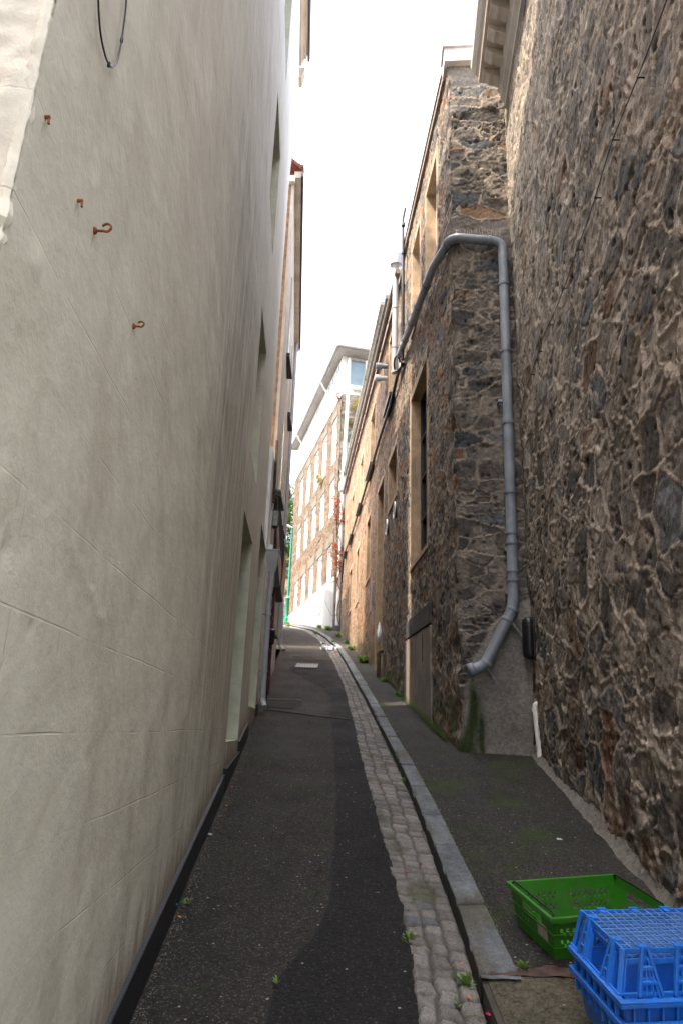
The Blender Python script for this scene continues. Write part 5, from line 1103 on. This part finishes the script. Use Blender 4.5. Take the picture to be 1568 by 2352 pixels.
weeds = [
 (.665, 6.75, GG(6.75)-.03, .05, 34, .010, 'small bright weed in the gutter against the kerb, beside the pier'),
 (.60, 3.42, GG(3.42)-.03, .045, 40, .008, 'leafy weed in the gutter at the near end of the kerb'),
 (.53, 3.26, GG(3.26)-.03, .035, 18, .008, 'tiny weed in the nearest cobbles'),
 (.40, 3.75, GG(3.75)-.02, .05, 26, .008, 'weed at the edge of the dark tarmac near the bottom'),
 (.85, 3.40, GG(3.40)+.05, .03, 40, .005, 'mossy weed at the near corner of the last kerb stone'),
 (Cx(12.2)-.06, 12.2, GG(12.2)+.05, .12, 60, .02, 'weeds at the wall foot before the doorway, near the panel'),
 (Cx(14.3)-.07, 14.3, GG(14.3)+.05, .15, 70, .025, 'green weed at the foot of the brown waste pipe'),
 (Cx(18.2)-.12, 18.4, GG(18.4)+.05, .32, 150, .03, 'largest weed clump on the pavement beyond the doorway'),
 (Cx(22.5)-.12, 22.6, GG(22.6)+.05, .25, 110, .03, 'weed clump against the terrace wall halfway up'),
 (Cx(25.5)-.1, 25.4, GG(25.4)+.05, .25, 100, .03, 'weed clump at the wall foot near the far corner'),
 (.05, 28.5, GG(28.5)+.05, .3, 110, .03, 'weed on the pavement in front of the white base'),
 (-.42, 32.0, GG(32)+.05, .35, 160, .035, 'large weed clump under the white rendered base'),
 (-.9, 34.5, GG(34.5)+.05, .3, 120, .035, 'second weed clump along the white rendered base'),
 (-.12, 26.0, GG(26)+.05, .16, 70, .025, 'weed growing on the kerb beside the crumpled paper'),
 (-.95, 30.2, GG(30.2), .22, 80, .03, 'weed in the gutter where the lane bends'),
 (-2.6, 36.4, GG(36.4), .25, 80, .03, 'farther weed in the gutter at the bend'),
 (-2.9, 40.0, GG(40.0)+.05, .25, 70, .035, 'farthest weed, on the kerb near the lamp post'),
 (-.735, 4.0, GG(4.0)+.01, .03, 16, .006, 'tiny weed at the foot of the black plinth'),
 (-1.05, 8.6, GG(8.6)+.01, .05, 24, .008, 'tiny weed at the wall foot between the two openings'),
 (-.20, 3.30, GG(3.3)+.01, .025, 14, .006, 'tiny weed in the tarmac seam at the bottom')]
for i, q in enumerate(weeds): weed(*q, 50+i)
# moss and grass fringe along the wing's foot: uncountable
r_ = random.Random(77); m = MB()
for k in range(2600):
    y = 8.3+abs(r_.gauss(0, 1))*2.0; 
    if y > 15: continue
    b = Vector((Cx(y)-.035-abs(r_.gauss(0, .03)), y, GG(y)+.05+abs(r_.gauss(0, .05)))); t = b+Vector((-r_.uniform(.0, .05), r_.uniform(-.02, .02), r_.uniform(.01, .05))); m.add([b, b+Vector((0, .008, 0)), t], [(0, 1, 2)])
for k in range(900):
    y = r_.uniform(3.6, 30); b = Vector((float(KRx(y))+r_.gauss(0, .012), y, GG(y)+.05)); t = b+Vector((r_.uniform(-.01, .01), r_.uniform(-.01, .01), r_.uniform(.003, .02))); m.add([b, b+Vector((.004, .004, 0)), t], [(0, 1, 2)])
tag(m.build('grass_fringe', leaf_weed), 'low grass and moss along the foot of the right-hand wall', 'grass', kind='stuff')
# grit and crumbs along the left plinth and in the gutter: uncountable
r_ = random.Random(78); m = MB()
def crumb(x, y, z, s):
    q = [Vector((x+r_.uniform(-s, s), y+r_.uniform(-s, s), z+r_.uniform(0, s))) for _ in range(4)]; m.add(q, [(0, 1, 2), (0, 2, 3), (0, 3, 1), (1, 3, 2)])
for k in range(2600):
    y = 2.4+r_.random()**1.5*8; x = Lx(y)+.04+abs(r_.gauss(0, .035)); crumb(x, y, GG(y)+.008, r_.uniform(.002, .007))
for k in range(900):
    y = 2.4+r_.random()**1.4*12; x = float(KL(y))-abs(r_.gauss(0, .08)); crumb(x, y, GG(y)-.035, r_.uniform(.002, .007))
for k in range(500):
    y = 2.6+r_.random()*5; crumb(r_.uniform(-.7, .5), y, GG(y)+.006, r_.uniform(.0015, .0045))
for k in range(300):
    y = 3.5+r_.random()*4; crumb(r_.uniform(.85, 1.6), y, GG(y)+.052, r_.uniform(.0015, .0045))
tag(m.build('grit', plain('grit_mix', (.22, .19, .16), .9, var=.45, scale=60)), 'scattered grit and crumbs along the wall foot and gutter', 'grit', kind='stuff')
# fallen leaves: each its own little object, shared mesh
lm = bpy.data.meshes.new('fallen_leaf'); lm.from_pydata([(-1, 0, 0), (-.5, .35, .1), (.3, .42, .16), (1, 0, .3), (.3, -.42, .14), (-.5, -.35, .12), (0, 0, .02)], [], [(0, 6, 1), (1, 6, 2), (2, 6, 3), (3, 6, 4), (4, 6, 5), (5, 6, 0)])
lm.materials.append(plain('orange_leaf', (.42, .16, .05), .7, var=.3, scale=3))
fl = bpy.data.objects.new('fallen_leaf', lm); C0.objects.link(fl); first = True
spots = []
r_ = random.Random(12)
for k in range(16): y = 3.0+r_.random()**1.3*7; spots.append((float(KL(y))-.02-abs(r_.gauss(0, .05)), y, -.02))
for k in range(10): y = 2.9+r_.random()*7; spots.append((Lx(y)+.05+abs(r_.gauss(0, .03)), y, .015))
for k in range(8): spots.append((-1.02+r_.gauss(0, .05), 10.0+r_.gauss(0, .15), .02))
for (x, y, dz) in spots:
    o = fl if first else fl.copy()
    if not first: C0.objects.link(o)
    first = False; s = r_.uniform(.009, .02); o.location = (x, y, GG(y)+dz); o.scale = (s, s, s); o.rotation_euler = (r_.uniform(-.3, .3)+.17, r_.uniform(-.3, .3), r_.uniform(0, 6))
    side = 'in the cobbled gutter by the kerb' if x > 0 else ('gathered at the foot of the first downpipe' if y > 9.4 else 'on the tarmac beside the black plinth')
    tag(o, 'small dry orange leaf lying '+side, 'leaf', 'fallen leaves '+side)
petal = plain('pink_petal', (.75, .02, .16), .6)
for (x, y, l, mt, s) in ((.655, 3.17, 'bright pink petal in the gutter at the near end of the kerb', petal, .016), (.47, 4.6, 'small red petal among the setts', petal, .008), (-.78, 3.95, 'small bright blue scrap by the black plinth', plain('blue_scrap', (.05, .45, .8), .4), .010), (-.80, 5.0, 'small white scrap by the black plinth', paper, .016), (.405, 3.62, 'red petal at the tarmac edge', petal, .009), (1.53, 5.0, 'white curl of paper on the pavement by the right wall', paper, .018), (-.83, 4.5, 'dark red petal by the black plinth', petal, .008)):
    z = GG(y)+(.06 if x > .9 else (.016 if x < .4 else -.022)); crumple('litter_scrap', (x, y, z), s, mt, l, 'litter', int(abs(x*1000)))

# ------------------------------------------------------------------ crates
TILT = math.atan(.1756)
def frame_at(x, y, rz, h=0):
    z = GG(y)+.052+h; return Matrix.Translation((x, y, z)) @ Matrix.Rotation(TILT, 4, 'X') @ Matrix.Rotation(rz, 4, 'Z')
def plast(name, c, rough=.35):
    m, nt, bs = nodes(name); p = ocoord(nt); n = noise(nt, p, 18, 4); c_ = ramp(nt, n, [(.3, tuple(k*.8 for k in c)), (.7, tuple(min(1, k*1.12) for k in c))])
    d = noise(nt, p, 7, 6, .7); kd = ramp(nt, d, [(.5, (0, 0, 0)), (.72, (.5,)*3)]); c_ = mixn(nt, kd, c_, (.10, .09, .06))
    nt.links.new(c_, bs.inputs['Base Color']); nt.links.new(ramp(nt, n, [(.3, (rough,)*3), (.7, (rough+.2,)*3)]), bs.inputs['Roughness']); bs.inputs['Subsurface Weight'].default_value = 0
    bump(nt, bs, noise(nt, p, 90, 3), .0006); return m
grn = plast('green_crate_plastic', (.03, .19, .01)); blu = plast('blue_crate_plastic', (.015, .16, .62)); blu2 = plast('blue_mesh_plastic', (.12, .28, .62)); redc = plast('red_crate_plastic', (.6, .02, .02))
def panel(m, A, B, Cc, D, nu, nv, hole, th):
    """perforated panel between corners A(bl) B(br) C(tr) D(tl); cells where hole(i,j) is true are left open"""
    A, B, Cc, D = map(Vector, (A, B, Cc, D)); nrm = (B-A).cross(D-A).normalized()*th
    def P(i, j): u, v = i/nu, j/nv; return A*(1-u)*(1-v)+B*u*(1-v)+Cc*u*v+D*(1-u)*v
    g = {}
    base = len(m.v)
    for j in range(nv+1):
        for i in range(nu+1): m.v.append(tuple(P(i, j)))
    for j in range(nv+1):
        for i in range(nu+1): m.v.append(tuple(P(i, j)+nrm))
    K = (nu+1)*(nv+1); id_ = lambda i, j, s: base+s*K+j*(nu+1)+i
    def solid(i, j): return 0 <= i < nu and 0 <= j < nv and not hole(i, j)
    for j in range(nv):
        for i in range(nu):
            if not solid(i, j): continue
            m.f.append((id_(i, j, 0), id_(i+1, j, 0), id_(i+1, j+1, 0), id_(i, j+1, 0))); m.f.append((id_(i, j, 1), id_(i, j+1, 1), id_(i+1, j+1, 1), id_(i+1, j, 1)))
            for (di, dj, p, q) in ((-1, 0, (i, j), (i, j+1)), (1, 0, (i+1, j), (i+1, j+1)), (0, -1, (i, j), (i+1, j)), (0, 1, (i, j+1), (i+1, j+1))):
                if not solid(i+di, j+dj): m.f.append((id_(*p, 0), id_(*q, 0), id_(*q, 1), id_(*p, 1)))
def flange(m, hx, hy, z, w, t, drop=0):
    for (a, b, c, d) in ((-hx-w, hx+w, -hy-w, -hy), (-hx-w, hx+w, hy, hy+w), (-hx-w, -hx, -hy, hy), (hx, hx+w, -hy, hy)): m.box(a, b, c, d, z-t, z)
    if drop:
        for (a, b, c, d) in ((-hx-w, hx+w, -hy-w, -hy-w+.004), (-hx-w, hx+w, hy+w-.004, hy+w), (-hx-w, -hx-w+.004, -hy-w, hy+w), (hx+w-.004, hx+w, -hy-w, hy+w)): m.box(a, b, c, d, z-drop, z-t)
# green bail-arm tray
gc = empty('produce_crate', (0, 0, 0), 'open green plastic produce crate with black bail arms, standing empty on the pavement', 'crate'); gc.matrix_world = frame_at(1.235, 3.70, math.radians(14))
HX, HY, HT, tp = .295, .195, .185, .028
m = MB()
def side(A, B, Cc, D, nu): 
    def hole(i, j):
        if j in (0, 1, 2, 9) : return False
        k = i % 2; z1 = j in (4, 7); z2 = j in (3, 6)
        mid = abs(i-nu/2) < 2.2
        if mid: return False
        if i < 2 or i >= nu-2: return False
        return (z1 and k == 0) or (z2 and k == 1)
    panel(m, A, B, Cc, D, nu, 11, hole, .003)
bx_, by_ = HX-tp, HY-tp
side((-bx_, -by_, 0), (bx_, -by_, 0), (HX, -HY, HT), (-HX, -HY, HT), 38); side((bx_, by_, 0), (-bx_, by_, 0), (-HX, HY, HT), (HX, HY, HT), 38)
def endp(s):
    A, B, Cc, D = (s*bx_, -by_, 0), (s*bx_, by_, 0), (s*HX, HY, HT), (s*HX, -HY, HT)
    def hole(i, j):
        if 7 <= i <= 18 and j in (7, 8): return True
        return (j in (4,) and i % 2 == 0 and 3 < i < 22 and not 9 < i < 16)
    panel(m, A, B, Cc, D, 26, 11, hole, .003*(1 if s > 0 else -1))
endp(-1); endp(1)
panel(m, (-bx_, -by_, .004), (bx_, -by_, .004), (bx_, by_, .004), (-bx_, by_, .004), 40, 26, lambda i, j: (i % 2 == 1 and j % 2 == 1 and 2 < i < 37 and 2 < j < 23), .003)
m.build('tray', grn, gc, local=True)
m = MB(); flange(m, HX, HY, HT+.004, .016, .005, .022); flange(m, HX-.003, HY-.003, HT*.62, .006, .006); flange(m, bx_+.008, by_+.008, HT*.28, .006, .005)
for s in (-1, 1):
    for t in (-.24, -.08, .08, .24): m.box(t-.03, t+.03, s*(HY+.006)-.003, s*(HY+.006)+.003, HT-.03, HT)
m.build('rim', grn, gc, local=True, bevel=.002)
for s in (-1, 1):
    m = MB(); m.tube(bend([(s*(HX+.002), -HY+.01, HT-.02), (s*(HX-.01), -HY+.012, HT+.014), (s*(HX-.012), HY-.012, HT+.014), (s*(HX+.002), HY-.01, HT-.02)], .015), .0045, 8); m.build('bail_arm', blackpl, gc, smooth=True, local=True)
m = MB(); m.hexa([(-HX+.008, -.05, .07), (-HX+.006, -.05, .07), (-HX+.006, .04, .07), (-HX+.008, .04, .07), (-HX-.004+.0, -.05, .13), (-HX-.007, -.05, .13), (-HX-.007, .04, .13), (-HX-.004, .04, .13)])
lab = MB(); x_at = lambda z: -(bx_+tp*z/HT)-.005
lab.add([(x_at(.055), -.13, .055), (x_at(.055), -.045, .055), (x_at(.12), -.045, .12), (x_at(.12), -.13, .12)], [(0, 1, 2, 3)])
lab.build('sticker', plain('sticker_paper', (.5, .42, .36), .7, var=.15, scale=30), gc, local=True)
# blue crates: solid nesting trays below, two upside-down mesh crates on top
RZ = math.radians(7); BX, BY = 1.20, 2.86
def solid_crate(h, label, hx=.235, hy=.175, H=.15):
    e = empty('blue_crate', (0, 0, 0), label, 'crate', 'stacked blue crates'); e.matrix_world = frame_at(BX, BY, RZ, h)
    m = MB(); b1, b2 = hx-.03, hy-.03
    panel(m, (-b1, -b2, 0), (b1, -b2, 0), (hx, -hy, H), (-hx, -hy, H), 4, 2, lambda i, j: False, .004); panel(m, (b1, b2, 0), (-b1, b2, 0), (-hx, hy, H), (hx, hy, H), 4, 2, lambda i, j: False, .004)
    panel(m, (-b1, b2, 0), (-b1, -b2, 0), (-hx, -hy, H), (-hx, hy, H), 4, 2, lambda i, j: False, .004); panel(m, (b1, -b2, 0), (b1, b2, 0), (hx, hy, H), (hx, -hy, H), 4, 2, lambda i, j: False, .004)
    m.box(-b1, b1, -b2, b2, 0, .005); m.build('tray', blu, e, local=True)
    m = MB(); flange(m, hx-.002, hy-.002, H+.004, .022, .007, .02)
    for k in range(9): t = -hx+.03+k*(2*hx-.06)/8; m.box(t-.003, t+.003, -hy-.016, -hy+.0, H-.06, H-.003)
    for k in range(7): t = -hy+.03+k*(2*hy-.06)/6; m.box(-hx-.016, -hx, t-.003, t+.003, H-.06, H-.003)
    m.build('rim', blu, e, local=True, bevel=.003); return e
solid_crate(.045, 'lowest blue solid-sided crate of the stack by the right wall')
solid_crate(.11, 'uppermost blue solid-sided crate, its rim carrying the upturned mesh crates')
def mesh_crate(h, label, hx=.205, hy=.145, H=.135, legs=True):
    """upturned crate: grid base on top, ribbed legs flaring down to the rim"""
    e = empty('mesh_crate', (0, 0, 0), label, 'crate', 'stacked blue crates'); e.matrix_world = frame_at(BX, BY, RZ, h)
    m = MB(); nx, ny = 13, 10
    for i in range(nx+1): x = -hx+2*hx*i/nx; m.box(x-.0014, x+.0014, -hy, hy, H-.007, H)
    for j in range(ny+1): y = -hy+2*hy*j/ny; m.box(-hx, hx, y-.0014, y+.0014, H-.0075, H-.0006)
    m.build('grid', blu2, e, local=True)
    m = MB()
    for (a, b, c, d) in ((-hx-.005, hx+.005, -hy-.005, -hy+.002), (-hx-.005, hx+.005, hy-.002, hy+.005), (-hx-.005, -hx+.002, -hy, hy), (hx-.002, hx+.005, -hy, hy)): m.box(a, b, c, d, H-.016, H+.001)
    m.build('top_band', blu, e, local=True, bevel=.002)
    fl_ = .035
    def leg(px, py, ox, oy, tx, ty):
        g = MB(); w0, w1 = .010, .042
        top = Vector((px, py, H+.002)); bot = Vector((px+ox*fl_, py+oy*fl_, 0)); T = Vector((tx, ty, 0))
        for s in (-1, 1): g.bar(top+T*s*w0, bot+T*s*w1, .010, .016, upv=(ox, oy, .2))
        g.bar(top-T*(w0+.008), top+T*(w0+.008), .012, .012); mid = top.lerp(bot, .42); ww = w0+(w1-w0)*.42; g.bar(mid-T*ww, mid+T*ww, .014, .012)
        mid2 = top.lerp(bot, .72); ww = w0+(w1-w0)*.72; g.bar(mid2-T*ww, mid2+T*ww, .012, .010)
        for s in (-.33, .33): g.bar(mid+T*s*.01, bot+T*s*w1, .004, .008)
        g.bar(top+Vector((-ox*.03, -oy*.03, 0)), top, .022, .004)
        g.build('leg', blu, e, local=True, bevel=.0015)
    for t in (-.13, .0, .13): leg(t, -hy-.003, 0, -1, 1, 0); leg(t, hy+.003, 0, 1, 1, 0)
    for t in (-.085, .085):
        leg(-hx-.003, t, -1, 0, 0, .55); leg(hx+.003, t, 1, 0, 0, .55)
    for sx_ in (-1, 1):
        for sy_ in (-1, 1):
            g = MB(); g.bar((sx_*(hx+.002), sy_*(hy+.002), H), (sx_*(hx+fl_*.8), sy_*(hy+fl_*.6), 0), .018, .014, upv=(sx_, sy_, 0)); g.build('corner_post', blu, e, local=True, bevel=.002)
    m = MB(); flange(m, hx+fl_-.004, hy+fl_-.01, .010, .008, .010); m.build('rim', blu, e, local=True, bevel=.002)
    return e
mesh_crate(.262, 'topmost upturned blue crate with a square mesh base, above the blue stack')
mesh_crate(.228, 'second upturned blue mesh crate nested just under the topmost one', hx=.198, hy=.139)
rc = MB(); rc.box(.125, .19, -.15, .0, .17, .235); o = rc.build('red_tub', redc, None, bevel=.008); o.matrix_world = frame_at(BX, BY, RZ, 0); tag(o, 'small red plastic tub inside the blue crate stack at the right edge', 'tub')
